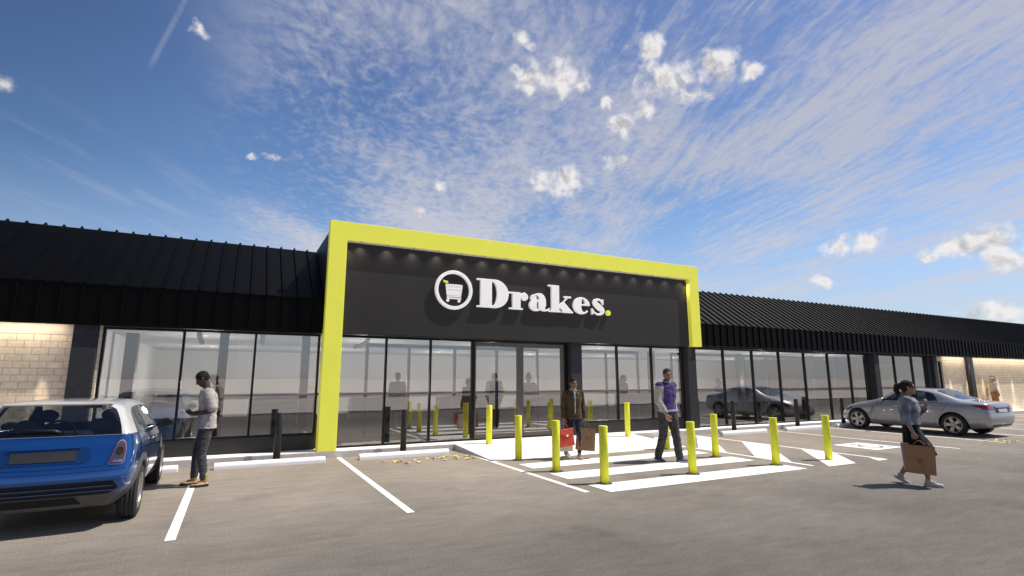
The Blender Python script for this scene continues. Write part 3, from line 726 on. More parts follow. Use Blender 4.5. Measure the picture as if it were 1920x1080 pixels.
for i, (x, y, lab) in enumerate(((.76, 11.61, 'white wheel stop left of the yellow frame column, behind the phone man'), (3.39, 11.62, 'white wheel stop with yellow leaves scattered in front of it'),
    (-1.77, 11.65, 'white wheel stop half hidden by the blue hatchback'), (13.95, 11.62, 'white wheel stop right of the hatched area beside the zebra crossing'), (16.90, 11.66, 'white wheel stop second to the right of the hatching'),
    (19.66, 11.70, 'white wheel stop touching the front wheel of the silver sedan'))):
    o = ws if i == 0 else ws.copy()
    if i: COL.objects.link(o)
    tag(o, lab, 'wheel stop', 'white wheel stops at the bay heads'); o.location = (x, y, .001)
# fallen leaves: small folded lobed blades in three colours
leafm = [pbr('leaf_yellow', (.85, .62, .14), .7, var=.25, nscale=40), pbr('leaf_pink', (.82, .45, .34), .7, var=.25, nscale=40), pbr('leaf_gold', (.88, .70, .30), .7, var=.25, nscale=40)]
def leaf_mesh(k):
    rnd = random.Random(k); bm = nb(); n = 15; c = bm.verts.new((0, 0, .012))
    ring_ = []
    for i in range(n):
        t = 2*PI*i/n; rr = .055*(1+.38*math.cos(5*t+.4*k))*(1.1 if abs(t-PI/2) < .7 else .9)
        ring_.append(bm.verts.new((rr*math.cos(t)*.8, rr*math.sin(t), .004+.018*abs(math.cos(t))+rnd.random()*.008)))
    for i in range(n): bm.faces.new((c, ring_[i], ring_[(i+1) % n]))
    tube(bm, [(0, -.045, .008), (.004, -.075, .006), (.012, -.10, .012)], .002, 5)
    return bm
lp = []
for k in range(3):
    lp.append(link('fallen_leaf', leaf_mesh(k), leafm[k]))
used = [False]*3
rl = random.Random(11)
spots = [(3.9+rl.gauss(0, .62), 10.95+rl.gauss(0, .24), 0) for _ in range(24)] + [(17.9+rl.gauss(0, .9), 7.05+rl.gauss(0, .28), 1) for _ in range(16)]
cn = ['yellow', 'pink', 'pale gold']
for i, (x, y, w) in enumerate(spots):
    if w == 0 and (y > 11.48 or x > 4.68): y = 11.0 - rl.random()*.4; x = min(x, 4.6)
    k = rl.choice([0, 0, 1, 2, 2])
    o = lp[k] if not used[k] else lp[k].copy()
    if used[k]: COL.objects.link(o)
    used[k] = True
    o.location = (x, y, .001); o.rotation_euler = (rl.uniform(-.15, .15), rl.uniform(-.15, .15), rl.random()*6.28); s = rl.uniform(.7, 1.25); o.scale = (s, s, s)
    if w == 0: tag(o, f'small {cn[k]} leaf on the asphalt by the wheel stop left of the ramp', 'leaf', f'{cn[k]} leaves fallen by the wheel stop left of the ramp')
    else: tag(o, f'small {cn[k]} leaf on the asphalt behind the silver sedan', 'leaf', f'{cn[k]} leaves fallen behind the silver sedan')

# ------------------------------------------------------------------ figures
from mathutils import noise as mnoise
M['skin'] = attr_material('skin', .5, .4, .12, 160., .08)
M['hair'] = attr_material('hair', .75, .2, .6, 260., .35)
M['cloth'] = attr_material('cloth', .85, .2, .35, 300., .10, sheen=.1)
M['leather'] = attr_material('leather', .5, .4, .2, 140., .12)
class Blob:
    """collects overlapping closed shapes that a voxel remesh melts into one continuous surface"""
    def __init__(s): s.bm = nb()
    def ell(s, c, r, rot=None, seg=16):
        m = Matrix.Translation(Vector(c)) @ (rot.to_4x4() if rot else Matrix.Identity(4)) @ Matrix.Diagonal((*r, 1))
        bmesh.ops.create_uvsphere(s.bm, u_segments=seg, v_segments=max(8, seg*3//4), radius=1, matrix=m); return s
    def cap(s, a, b, ra, rb, seg=12):
        a, b = Vector(a), Vector(b); d = b-a; l = d.length
        if l < 1e-5: return s.ell(a, (ra,)*3)
        q = d.to_track_quat('Z', 'Y').to_matrix().to_4x4(); q.translation = a
        rings = []
        for i in range(1, 5): t = -PI/2+PI/2*i/4; rings.append((ra*math.cos(t), ra*math.sin(t)))
        for i in range(0, 4): t = PI/2*i/4; rings.append((rb*math.cos(t), l+rb*math.sin(t)))
        vs = [[s.bm.verts.new(q @ Vector((r*math.cos(2*PI*k/seg), r*math.sin(2*PI*k/seg), z))) for k in range(seg)] for r, z in rings]
        p0 = s.bm.verts.new(q @ Vector((0, 0, -ra))); p1 = s.bm.verts.new(q @ Vector((0, 0, l+rb)))
        for A, B_ in zip(vs, vs[1:]):
            for k in range(seg): s.bm.faces.new((A[k], A[(k+1) % seg], B_[(k+1) % seg], B_[k]))
        for k in range(seg):
            s.bm.faces.new((p0, vs[0][(k+1) % seg], vs[0][k])); s.bm.faces.new((p1, vs[-1][k], vs[-1][(k+1) % seg]))
        return s
    def chain(s, pts, rs):
        for i in range(len(pts)-1): s.cap(pts[i], pts[i+1], rs[i], rs[i+1])
        return s
    def loft(s, rings, seg=24):
        """rings: (centre, rx, ry, yaw, tilt) - ellipses stacked from bottom to top, with rounded caps"""
        vs = []
        for r in rings:
            c, rx, ry = Vector(r[0]), r[1], r[2]; yaw = r[3] if len(r) > 3 else 0; tl = r[4] if len(r) > 4 else 0
            mt = Matrix.Rotation(yaw, 3, 'Z') @ Matrix.Rotation(tl, 3, 'X'); row = []
            for k in range(seg):
                t = 2*PI*k/seg; ct, sn = math.cos(t), math.sin(t); e = .82
                row.append(s.bm.verts.new(c + mt @ Vector((rx*math.copysign(abs(ct)**e, ct), ry*math.copysign(abs(sn)**e, sn), 0))))
            vs.append(row)
        for A, B_ in zip(vs, vs[1:]):
            for k in range(seg): s.bm.faces.new((A[k], A[(k+1) % seg], B_[(k+1) % seg], B_[k]))
        s.bm.faces.new(vs[0][::-1]); s.bm.faces.new(vs[-1]); return s
    def finish(s, name, m, parent, voxel=.008, smooth=3, color=None, cuts=(), wr=None, shell=False):
        me = bpy.data.meshes.new(name); bmesh.ops.recalc_face_normals(s.bm, faces=s.bm.faces[:]); s.bm.to_mesh(me); s.bm.free()
        o = bpy.data.objects.new('tmp', me); COL.objects.link(o)
        md = o.modifiers.new('r', 'REMESH'); md.mode = 'VOXEL'; md.voxel_size = voxel; md.use_smooth_shade = True
        if smooth: sm = o.modifiers.new('s', 'SMOOTH'); sm.factor = .5; sm.iterations = smooth
        dg = bpy.context.evaluated_depsgraph_get(); out = bpy.data.meshes.new_from_object(o.evaluated_get(dg))
        bpy.data.objects.remove(o); bpy.data.meshes.remove(me)
        bm = nb(); bm.from_mesh(out); bpy.data.meshes.remove(out)
        bm.normal_update()
        if wr:
            amp, fx, fz, seed = wr
            for v in bm.verts:
                p = Vector((v.co.x*fx+seed, v.co.y*fx, v.co.z*fz))
                k = mnoise.noise(p) + .5*mnoise.noise(p*2.3)
                v.co += v.normal*amp*k
        for co_, no in cuts:
            bmesh.ops.bisect_plane(bm, geom=bm.verts[:]+bm.edges[:]+bm.faces[:], plane_co=co_, plane_no=no, clear_outer=True)
        if cuts:
            # close the cuts a little inside so that hems read as cloth with thickness
            be = [e for e in bm.edges if e.is_boundary]
            if be:
                r = bmesh.ops.extrude_edge_only(bm, edges=be)
                nv = [g for g in r['geom'] if isinstance(g, bmesh.types.BMVert)]
                bm.normal_update()
                for v in nv: v.co -= v.normal*.006 if v.normal.length > .5 else Vector((0, 0, 0))
        cl = bm.loops.layers.color.new('Col') if False else None
        o = link(name, bm, m, parent, True)
        ca = o.data.color_attributes.new('Col', 'FLOAT_COLOR', 'POINT')
        for i, v in enumerate(o.data.vertices):
            c = color(v.co) if callable(color) else color
            ca.data[i].color = (*c, 1)
        return o

def V(*a): return Vector(a)
def hand(B_, W, d, n, s, curl=.5, sc=1.0, spread=0.0, thumb=.5):
    """palm, four unequal bent fingers and a thumb: W wrist, d finger direction, n palm direction, s thumb side"""
    d = Vector(d).normalized(); n = Vector(n); n = (n - d*n.dot(d)).normalized(); s = Vector(s); s = (s - d*s.dot(d) - n*s.dot(n)).normalized(); W = Vector(W)
    for off, kl, fl, r in ((.030, .084, .074, .0095), (.010, .090, .083, .0098), (-.011, .085, .076, .0095), (-.030, .076, .060, .0085)):
        K = W + (d*kl + s*off)*sc
        B_.cap(W + s*off*.55*sc + d*.012*sc, K, .0155*sc, .0125*sc, 8)
        p = K; a = 0
        for f, c in ((.45, curl), (.31, curl*1.15), (.24, curl*.8)):
            a += c; q = p + (d*math.cos(a)+n*math.sin(a))*fl*f*sc + s*spread*off*.3
            B_.cap(p, q, r*sc, r*.9*sc, 8); p = q; r *= .92
    t0 = W + (d*.028 + s*.026)*sc; t1 = t0 + (d*.030 + s*.030 + n*.016)*sc; t2 = t1 + (d*.034 + n*(.010+.02*thumb) - s*.006*thumb)*sc
    B_.cap(W + d*.012*sc + s*.012*sc, t0, .017*sc, .0145*sc, 8); B_.cap(t0, t1, .0135*sc, .0115*sc, 8); B_.cap(t1, t2, .0112*sc, .0092*sc, 8)

def head(B_, C, rot, sc=1.0, ns=1.0):
    def P(x, y, z): return C + rot @ Vector((x*sc, y*sc, z*sc))
    e = lambda c, r: B_.ell(P(*c), tuple(q*sc for q in r), rot)
    e((0, -.012, .030), (.075, .095, .084)); e((0, .018, -.028), (.064, .076, .084)); e((0, .036, -.074), (.047, .050, .038)); e((0, .066, -.097), (.021, .021, .018))
    B_.cap(P(0, .088, .006), P(0, .088+.018*ns, -.030), .0095*sc, .0135*sc, 8); e((-.011, .096, -.033), (.008, .009, .007)); e((.011, .096, -.033), (.008, .009, .007))
    B_.cap(P(-.040, .078, .021), P(.040, .078, .021), .0125*sc, .0125*sc, 8)
    for q in (-1, 1):
        e((q*.040, .062, -.022), (.024, .024, .022)); e((q*.0775, -.006, -.008), (.010, .021, .031)); e((q*.031, .076, .001), (.012, .012, .010))
    B_.cap(P(-.018, .089, -.058), P(.018, .089, -.058), .0085*sc, .0085*sc, 8); B_.cap(P(-.016, .087, -.069), P(.016, .087, -.069), .009*sc, .009*sc, 8)
def face_color(C, rot, skin, hair, sc=1.0, beard=0.0, stubble=None, glasses=False):
    inv = rot.transposed()
    def f(co):
        q = inv @ (co - C) / sc
        if abs(q.x) > .12 or abs(q.y) > .15 or abs(q.z) > .14: return skin
        if q.y > .055:
            ex = abs(abs(q.x)-.031)
            if ex < .014 and abs(q.z-.001) < .0052:
                return (.015, .012, .010) if ex < .009 else tuple(.5*c+.06 for c in skin)
            if ex < .024 and abs(q.z-.001) < .016: return tuple(c*.62 for c in skin)
            if .012 < abs(q.x) < .052 and abs(q.z-.023) < .006: return hair
            if abs(q.x) < .022 and -.073 < q.z < -.056: return (skin[0]*.92, skin[1]*.62, skin[2]*.60)
        if beard and q.z < -.045 and q.y > .0 and abs(q.z+.064) + abs(q.x)*.3 > .016: return tuple(a*(1-beard)+b*beard for a, b in zip(skin, hair))
        return skin
    return f
def hrot(yaw=0., pitch=0., roll=0.): return Matrix.Rotation(yaw, 3, 'Z') @ Matrix.Rotation(pitch, 3, 'X') @ Matrix.Rotation(roll, 3, 'Y')

def shoe(name, an, yaw, pitch, parent, upper, sole, L_=.27, boot=0.0, w=.046, sole_h=.024):
    """shoe around an ankle point; yaw turns the toe, pitch lifts the heel"""
    rt = Matrix.Rotation(yaw, 3, 'Z') @ Matrix.Rotation(-pitch, 3, 'X'); A = Vector(an); base = -.085
    P = lambda x, y, z: A + rt @ Vector((x, y, z))
    b = Blob()
    heel, toe = -.07, L_-.07
    for q in (-1, 1):
        b.chain([P(q*w*.45, heel+.03, base+.032), P(q*w*.5, .06, base+.03), P(q*w*.62, toe-.085, base+.028), P(q*w*.22, toe-.03, base+.026)], [.030, .033, .030, .024])
    b.cap(P(0, -.01, base+.06), P(0, .07, base+.05), .043, .036); b.cap(P(0, -.012, base+.05), P(0, -.005, .005+boot), .045, .042 if not boot else .050)
    for q in (-.6, 0, .6): b.chain([P(q*w, heel+.025, base+.012), P(q*w*1.1, .05, base+.010), P(q*w*1.25, toe-.075, base+.010), P(q*w*.8, toe-.018, base+.014)], [.019, .019, .019, .016])
    inv = rt.transposed()
    def col(co):
        z = (inv @ (co-A)).z-base
        y = (inv @ (co-A)).y
        if z < sole_h: return sole
        if .05 < y < .13 and z > .055 and int(y*90) % 2 == 0: return tuple(c*.45 for c in upper)
        return upper
    return b.finish(name, M['leather'], parent, .0065, 2, col, [(P(0, 0, base), rt @ Vector((0, 0, -1)))])

def figure(label, loc, heading, J, D, group=None):
    """one person: J joints, D colours and cloth"""
    root = empty('person', loc, math.atan2(-heading[0], heading[1]), label, 'person', group)
    vx = D.get('voxel', .006); w = D.get('w', 1.0); sk = D['skin']; hr = D['hair']
    C = V(*J['head']); rot = hrot(*J.get('hr', (0, 0, 0))); hs = D.get('hs', 1.0)
    pv, ch, nk = V(*J['pelvis']), V(*J['chest']), V(*J['neck'])
    sy, hy = J.get('syaw', 0.), J.get('hyaw', 0.)
    b = Blob()
    head(b, C, rot, hs, D.get('nose', 1.0))
    b.cap(nk + V(0, 0, -.05), C + rot @ V(0, -.018, -.06)*hs, .058*w, .053*w)
    b.loft([(pv + V(0, 0, -.08), .13*w, .09*w, hy), (pv, .155*w, .10*w, hy), (pv.lerp(ch, .45), .13*w, .09*w, (hy+sy)/2), (ch, .155*w, .108*w, sy), (nk + V(0, 0, -.10), .15*w, .085*w, sy), (nk + V(0, 0, -.03), .07*w, .06*w, sy)])
    for s in 'LR':
        sh, el, wr = V(*J['sh'+s]), V(*J['el'+s]), V(*J['wr'+s]); hp, kn, an = V(*J['hip'+s]), V(*J['kn'+s]), V(*J['an'+s])
        b.cap(nk + V(0, 0, -.05), sh, .055*w, .052*w)
        b.chain([sh, sh.lerp(el, .4), el, el.lerp(wr, .3), wr], [.052*w, .047*w, .037*w, .040*w, .026*w])
        hd = J['hand'+s]; hand(b, wr, hd[0], hd[1], hd[2], hd[3], D.get('hand', 1.0)*hs)
        b.chain([hp, hp.lerp(kn, .45), kn, kn.lerp(an, .32), an], [.080*w, .072*w, .052*w, .054*w, .036*w])
        ty = J.get('toe'+s, (0, 0)); rt = Matrix.Rotation(ty[0], 3, 'Z') @ Matrix.Rotation(-ty[1], 3, 'X')
        b.chain([an, an + rt @ V(0, .06, -.045), an + rt @ V(0, .15, -.06)], [.034, .03, .022])
    b.finish('body', M['skin'], root, vx*.8, 2, face_color(C, rot, sk, D.get('brow', hr), hs, D.get('beard', 0)))
    D['dress'](root, J, D, C, rot, vx)
    return root

def hair_cap(root, C, rot, col, hs=1.0, front=.062, slope=.72, low=-.035, puff=1.0, extra=None, amp=.003, vx=.005):
    b = Blob()
    P = lambda x, y, z: C + rot @ Vector((x*hs, y*hs, z*hs))
    b.ell(P(0, -.016, .036), (.082*hs*puff, .101*hs*puff, .088*hs*puff), rot); b.ell(P(0, -.035, -.01), (.074*hs*puff, .078*hs*puff, .075*hs*puff), rot)
    n1 = rot @ Vector((0, .78, -.62)).normalized()
    o = b.finish('hair', M['hair'], root, vx, 1, lambda co: tuple(c*(.75+.6*abs(mnoise.noise(co*70))) for c in col), [(P(0, front, .055), n1), (P(0, 0, low), rot @ Vector((0, .25, -1)).normalized())], (amp, 60, 60, 1.))
    return o

def torso_rings(J, z0, off, w, flare=0.0, top=-.02, hy=None):
    pv, ch, nk = V(*J['pelvis']), V(*J['chest']), V(*J['neck']); sy, hyw = J.get('syaw', 0.), J.get('hyaw', 0.)
    r = [(V(pv.x, pv.y, z0), (.158+off+flare)*w, (.108+off+flare*.6)*w, hyw), (pv.lerp(ch, .15), (.155+off+flare*.6)*w, (.106+off)*w, hyw), (pv.lerp(ch, .5), (.142+off)*w, (.102+off)*w, (hyw+sy)/2),
         (ch, (.162+off)*w, (.118+off)*w, sy), (ch.lerp(nk, .55), (.163+off)*w, (.100+off)*w, sy), (nk + V(0, 0, -.045), (.10+off)*w, (.075+off)*w, sy), (nk + V(0, 0, top), (.062+off*.6)*w, (.062+off*.6)*w, sy)]
    return r
def sleeve(b, J, s, f, r0, r1, r2, w=1.0):
    sh, el, wr = V(*J['sh'+s]), V(*J['el'+s]), V(*J['wr'+s]); nk = V(*J['neck'])
    b.cap(nk + V(0, 0, -.07), sh, .062*w, r0*w)
    if f <= 1: b.chain([sh, sh.lerp(el, .5*f), sh.lerp(el, f)], [r0*w, (r0+r1)/2*w, r1*w])
    else: b.chain([sh, sh.lerp(el, .5), el, el.lerp(wr, (f-1)*.5), el.lerp(wr, f-1)], [r0*w, (r0+r1)/2*w, r1*w, (r1+r2)/2*w*1.03, r2*w])
def trousers(root, J, D, col, top, r=(.098, .088, .066, .060, .052), hem=.10, vx=.007, wrk=(.006, 14, 26, 3.)):
    b = Blob(); w = D.get('w', 1.0); pv = V(*J['pelvis']); hy = J.get('hyaw', 0.)
    b.loft([(pv + V(0, 0, -.14), .10*w, .085*w, hy), (pv + V(0, 0, -.05), .165*w, .118*w, hy), (V(pv.x, pv.y, top), .150*w, .104*w, hy)])
    for s in 'LR':
        hp, kn, an = V(*J['hip'+s]), V(*J['kn'+s]), V(*J['an'+s])
        e = an.lerp(kn, hem); b.chain([hp, hp.lerp(kn, .45), kn, kn.lerp(e, .45), e], [q*w for q in r])
    return b.finish('trousers', M['cloth'], root, vx, 2, col, (), wrk)

# --- man with a phone
def dress_phone(root, J, D, C, rot, vx):
    hair_cap(root, C, rot, D['hair'], puff=.985, front=.066, low=-.03, amp=.002)
    b = Blob(); b.loft(torso_rings(J, .87, .026, .98, .020))
    for s in 'LR': sleeve(b, J, s, .84, .072, .078, 0)
    cuts = [(V(0, 0, .885), V(0, 0, -1))]
    sc = (.47, .425, .395)
    def tone(co): 
        k = .85+.3*mnoise.noise(co*9)
        return tuple(c*k for c in sc)
    b.finish('t_shirt', M['cloth'], root, .007, 3, tone, cuts, (.010, 10, 17, 5.))
    trousers(root, J, D, lambda co: tuple((.058+.02*mnoise.noise(co*14))*q for q in (1, .98, 1.05)), .93, r=(.100, .090, .068, .066, .056), hem=.12, wrk=(.008, 16, 30, 3.))
    for s in 'LR':
        o = shoe('boot', J['an'+s], J['toe'+s][0], J['toe'+s][1], root, (.42, .27, .12), (.030, .026, .024), .262, .085, .054, sole_h=.042)
Jp = dict(head=(0, .105, 1.655), hr=(0, R(-34), 0), neck=(0, .02, 1.515), chest=(0, -.01, 1.30), pelvis=(0, -.02, .96),
    shL=(-.19, -.005, 1.44), shR=(.19, 0, 1.44), elL=(-.245, -.10, 1.165), elR=(.245, -.06, 1.16), wrL=(-.085, .165, 1.10), wrR=(.085, .19, 1.11),
    handL=((.55, .8, .02), (.5, -.3, .8), (0, .3, 1), .6), handR=((-.45, .85, .1), (-.6, -.2, .7), (0, .3, 1), .55),
    hipL=(-.09, -.02, .92), hipR=(.09, -.01, .92), knL=(-.10, .015, .50), knR=(.10, .085, .50), anL=(-.105, -.055, .085), anR=(.10, .10, .085), toeL=(R(16), 0), toeR=(R(-4), 0))
phone_man = figure('man in pale t-shirt and tan boots looking down at a phone beside the blue hatchback', (-.36, 10.02, 0), (-.955, .02), Jp, dict(skin=(.075, .042, .030), hair=(.016, .014, .013), w=1.0, dress=dress_phone))
# phone, held in both hands
PH = phone_man.matrix_world
def in_frame(root, p):
    return Matrix.Translation(root.location) @ Matrix.Rotation(root.rotation_euler.z, 4, 'Z') @ Vector(p)
ph = empty('phone', in_frame(phone_man, (0.005, .285, 1.135)), phone_man.rotation_euler.z, 'black phone held in both hands by the man in tan boots', 'phone')
M['phone'] = pbr('phone_black', (.012, .012, .013), .25); M['screen'] = pbr('phone_screen', (.02, .022, .025), .06, spec=.6)
bm = nb(); box(bm, -.038, .038, -.078, .078, -.005, .005, .004); o = link('phone_body', bm, M['phone'], ph); o.rotation_euler = (R(28), 0, 0)
bm = nb(); box(bm, -.034, .034, -.072, .072, .0052, .0064, .0005); o = link('screen', bm, M['screen'], ph); o.rotation_euler = (R(28), 0, 0)

# --- man with shopping bags
def dress_bags(root, J, D, C, rot, vx):
    hair_cap(root, C, rot, D['hair'], puff=1.03, front=.064, low=-.02, amp=.003)
    b = Blob(); b.loft(torso_rings(J, .80, .022, .98, .012)); zq = []
    for s in 'LR': sleeve(b, J, s, 1.97, .064, .056, .044, .98)
    oc = (.085, .058, .028)
    def jc(co):
        k = .8+.35*mnoise.noise(co*12)
        q = abs(((co.z*11.5) % 1)-.5)
        torso = abs(co.x) < .17
        if torso and q > .44: k *= .55
        if abs(co.x-.0) < .009*(1+(1.42-co.z)*.5)+.03*max(0, co.z-1.33) and co.y > .05 and co.z > .93: return (.55, .53, .50) if int(co.x*220+50) % 2 else (.30, .31, .36)
        return tuple(c*k for c in oc)
    o = b.finish('jacket', M['cloth'], root, .006, 2, jc, [(V(0, 0, .815), V(0, 0, -1))], (.006, 9, 34, 8.))
    b = Blob(); nk = V(*J['neck']); b.loft([(nk + V(0, .0, -.06), .083, .078), (nk + V(0, .004, .0), .068, .066), (nk + V(0, .008, .035), .060, .060)])
    b.finish('shirt_collar', M['cloth'], root, .006, 1, lambda co: (.50, .48, .46) if int(co.x*160+50) % 2 else (.22, .22, .25), [(nk + V(0, .008, .03), V(0, 0, 1))])
    trousers(root, J, D, lambda co: tuple((1+.35*mnoise.noise(co*13))*q for q in (.020, .024, .045)), .90, r=(.090, .080, .060, .055, .047), hem=.16)
    for s in 'LR': shoe('shoe', J['an'+s], J['toe'+s][0], J['toe'+s][1], root, (.34, .29, .20), (.42, .38, .30), .27, 0, .044)
Jb = dict(head=(0, .04, 1.56), hr=(R(6), R(-2), 0), neck=(0, .0, 1.425), chest=(0, 0, 1.22), pelvis=(0, 0, .90), syaw=R(3), hyaw=R(-3),
    shL=(-.178, 0, 1.355), shR=(.178, 0, 1.355), elL=(-.225, -.03, 1.085), elR=(.225, -.03, 1.085), wrL=(-.235, .055, .845), wrR=(.235, .04, .845),
    handL=((-.02, .12, -1), (.9, -.1, 0), (0, 1, .1), .95), handR=((.02, .12, -1), (-.9, -.1, 0), (0, 1, .1), .95),
    hipL=(-.085, .01, .87), hipR=(.085, -.01, .87), knL=(-.085, .10, .475), knR=(.085, .0, .47), anL=(-.075, .115, .085), anR=(.085, -.25, .12), toeL=(R(-4), 0), toeR=(R(4), R(22)))
bag_man = figure('man in an olive quilted jacket walking from the door with bags in both hands', (6.50, 9.75, 0), (-.26, -.965), Jb, dict(skin=(.27, .135, .085), hair=(.020, .013, .010), w=.96, dress=dress_bags))

# --- man in a varsity jacket
def dress_varsity(root, J, D, C, rot, vx):
    hair_cap(root, C, rot, D['hair'], puff=1.03, front=.060, low=-.025, amp=.003)
    w = D['w']; pu, cr_, = (.070, .042, .180), (.52, .49, .43)
    b = Blob(); b.loft(torso_rings(J, .955, .036, w, .016))
    for s in 'LR': sleeve(b, J, s, 1.93, .075, .066, .046, w)
    sL, sR = V(*J['shL']), V(*J['shR']); segs = [(V(*J['sh'+s]), V(*J['el'+s]), V(*J['wr'+s])) for s in 'LR']
    def sd(p, a, b_):
        t = max(0, min(1, (p-a).dot(b_-a)/(b_-a).length_squared)); return (p-a-(b_-a)*t).length, t
    def jc(co):
        k = .82+.3*mnoise.noise(co*11)
        best = min((min(sd(co, a, e)[0], sd(co, e, h)[0]), i) for i, (a, e, h) in enumerate(segs))
        a, e, h = segs[best[1]]
        d1, t1 = sd(co, a, e); d2, t2 = sd(co, e, h)
        arm = (min(d1, d2) < .092*w) and (abs(co.x) > .165*w or d2 < .085) and not (abs(co.x) < .15*w and d2 > .07)
        if arm and (t1 > .06 or d2 < d1):
            if d2 < d1 and t2 > .80:
                return (.55, .54, .56) if (t2*52 % 2) < 1 else (.07, .045, .20)
            return tuple(c*k for c in cr_)
        if co.z < 1.005: return (.58, .56, .56) if .968 < co.z < .976 or .988 < co.z < .996 else (.085, .045, .24)
        if co.z > nk.z-.02 and abs(co.x) < .10: return (.50, .48, .48) if (co.z*42 % 2) < .8 else (.06, .035, .16)
        if abs(co.x-.0) < .011 and co.y > .03: return (.02, .014, .05)
        return tuple(c*k for c in pu)
    nk = V(*J['neck'])
    b.cap(nk + V(0, 0, -.03), nk + V(0, .01, .025), .080, .072)
    b.finish('varsity_jacket', M['cloth'], root, .0065, 2, jc, [(V(0, 0, .955), V(0, 0, -1)), (nk + V(0, .01, .035), V(0, .35, 1).normalized())], (.009, 10, 18, 2.))
    trousers(root, J, D, lambda co: tuple((1+.4*mnoise.noise(co*12))*q for q in (.050, .049, .050)), .97, r=(.108, .098, .078, .076, .070), hem=.04, wrk=(.010, 14, 24, 6.))
    for s in 'LR': shoe('shoe', J['an'+s], J['toe'+s][0], J['toe'+s][1], root, (.12, .075, .22), (.58, .55, .55), .29, .02, .047)
Jv = dict(head=(-.005, .05, 1.675), hr=(R(-30), R(-2), 0), neck=(0, .01, 1.53), chest=(0, 0, 1.31), pelvis=(0, 0, .975), syaw=R(-4), hyaw=R(5),
    shL=(-.20, .02, 1.46), shR=(.20, -.01, 1.46), elL=(-.26, -.06, 1.18), elR=(.262, -.01, 1.165), wrL=(-.25, .04, .92), wrR=(.205, .13, .90),
    handL=((.05, .1, -1), (.9, 0, 0), (0, 1, 0), .35), handR=((-.35, .25, -1), (-.8, -.3, 0), (0, 1, 0), .40),
    hipL=(-.10, .02, .93), hipR=(.10, -.02, .93), knL=(-.115, .095, .51), knR=(.10, -.045, .505), anL=(-.12, .155, .085), anR=(.10, -.185, .095), toeL=(R(-5), R(-3)), toeR=(R(-10), R(13)))
varsity_man = figure('stocky man in a purple and cream varsity jacket striding over the zebra crossing', (7.97, 8.50, 0), (.20, -.98), Jv, dict(skin=(.36, .185, .125), hair=(.055, .042, .033), brow=(.04, .03, .022), w=1.06, hs=1.03, beard=.35, dress=dress_varsity))

# --- woman with a carrier bag
varsity_man.scale = (1.04, 1.04, 1.04)
M['lens'] = pbr('dark_lens', (.012, .01, .009), .12)
def dress_woman(root, J, D, C, rot, vx):
    hs = D.get('hs', 1)
    P = lambda x, y, z: C + rot @ Vector((x, y, z))
    b = Blob(); b.ell(P(0, -.018, .036), (.080, .100, .086), rot); b.ell(P(0, -.045, .0), (.070, .070, .075), rot)
    hair_o = b.finish('hair', M['hair'], root, .005, 1, lambda co: tuple(c*(.7+.8*abs(mnoise.noise(co*60))) for c in D['hair']), [(P(0, .062, .05), rot @ V(0, .80, -.60)), (P(0, 0, -.045), rot @ V(0, .5, -1).normalized())], (.0025, 60, 60, 1.))
    b = Blob(); b.chain([P(0, -.105, .045), P(0, -.150, .030), P(0, -.165, -.035), P(0, -.150, -.10), P(0, -.135, -.135)], [.032, .040, .042, .032, .014])
    b.finish('ponytail', M['hair'], root, .005, 1, lambda co: tuple(c*(.7+.8*abs(mnoise.noise(co*60))) for c in D['hair']), (), (.006, 45, 22, 4.))
    bm = nb()
    for q in (-1, 1):
        p = [P(q*.031+.026*math.cos(t), .093-.012*abs(math.cos(t)), .002+.018*math.sin(t)) for t in [2*PI*i/16 for i in range(16)]]
        bm.faces.new([bm.verts.new(x) for x in p]); tube(bm, [P(q*.055, .078, .006), P(q*.076, .02, .008), P(q*.078, -.01, .0)], .003, 6)
    tube(bm, [P(-.01, .098, .006), P(.01, .098, .006)], .003, 6)
    link('sunglasses', bm, M['lens'], root)
    b = Blob(); b.loft(torso_rings(J, .93, .040, .92, .018))
    for s in 'LR': sleeve(b, J, s, 1.80, .080, .074, .056, .92)
    nk = V(*J['neck']); b.cap(nk + V(0, -.02, -.02), nk + V(0, -.02, .012), .078, .074)
    def jc(co):
        k = .75+.55*mnoise.noise(co*V(1, 1, .6).x*11)
        if abs(co.x) < .03 and co.y > .06: return (.45, .43, .42)
        if abs((co.z*2.2) % 1 - .5) < .012: k *= .6
        return (max(.05, .235*k), max(.05, .24*k), max(.06, .27*k))
    b.finish('denim_jacket', M['cloth'], root, .0065, 2, jc, [(V(0, 0, .945), V(0, 0, -1)), (nk + V(0, 0, .015), V(0, .5, 1).normalized())], (.012, 10, 15, 2.))
    b = Blob(); b.loft([(V(0, .085, .46), .165, .215, 0, R(8)), (V(0, .06, .62), .160, .185, 0, R(5)), (V(0, .01, .82), .160, .130), (V(0, 0, .93), .138, .100), (V(0, 0, 1.0), .13, .095)])
    b.finish('skirt', M['cloth'], root, .007, 2, lambda co: (.009, .009, .010), [(V(0, .06, .50), V(0, -.10, -1).normalized())], (.014, 15, 3, 7.))
    for s in 'LR': shoe('shoe', J['an'+s], J['toe'+s][0], J['toe'+s][1], root, (.40, .37, .37), (.50, .47, .46), .255, 0, .042)
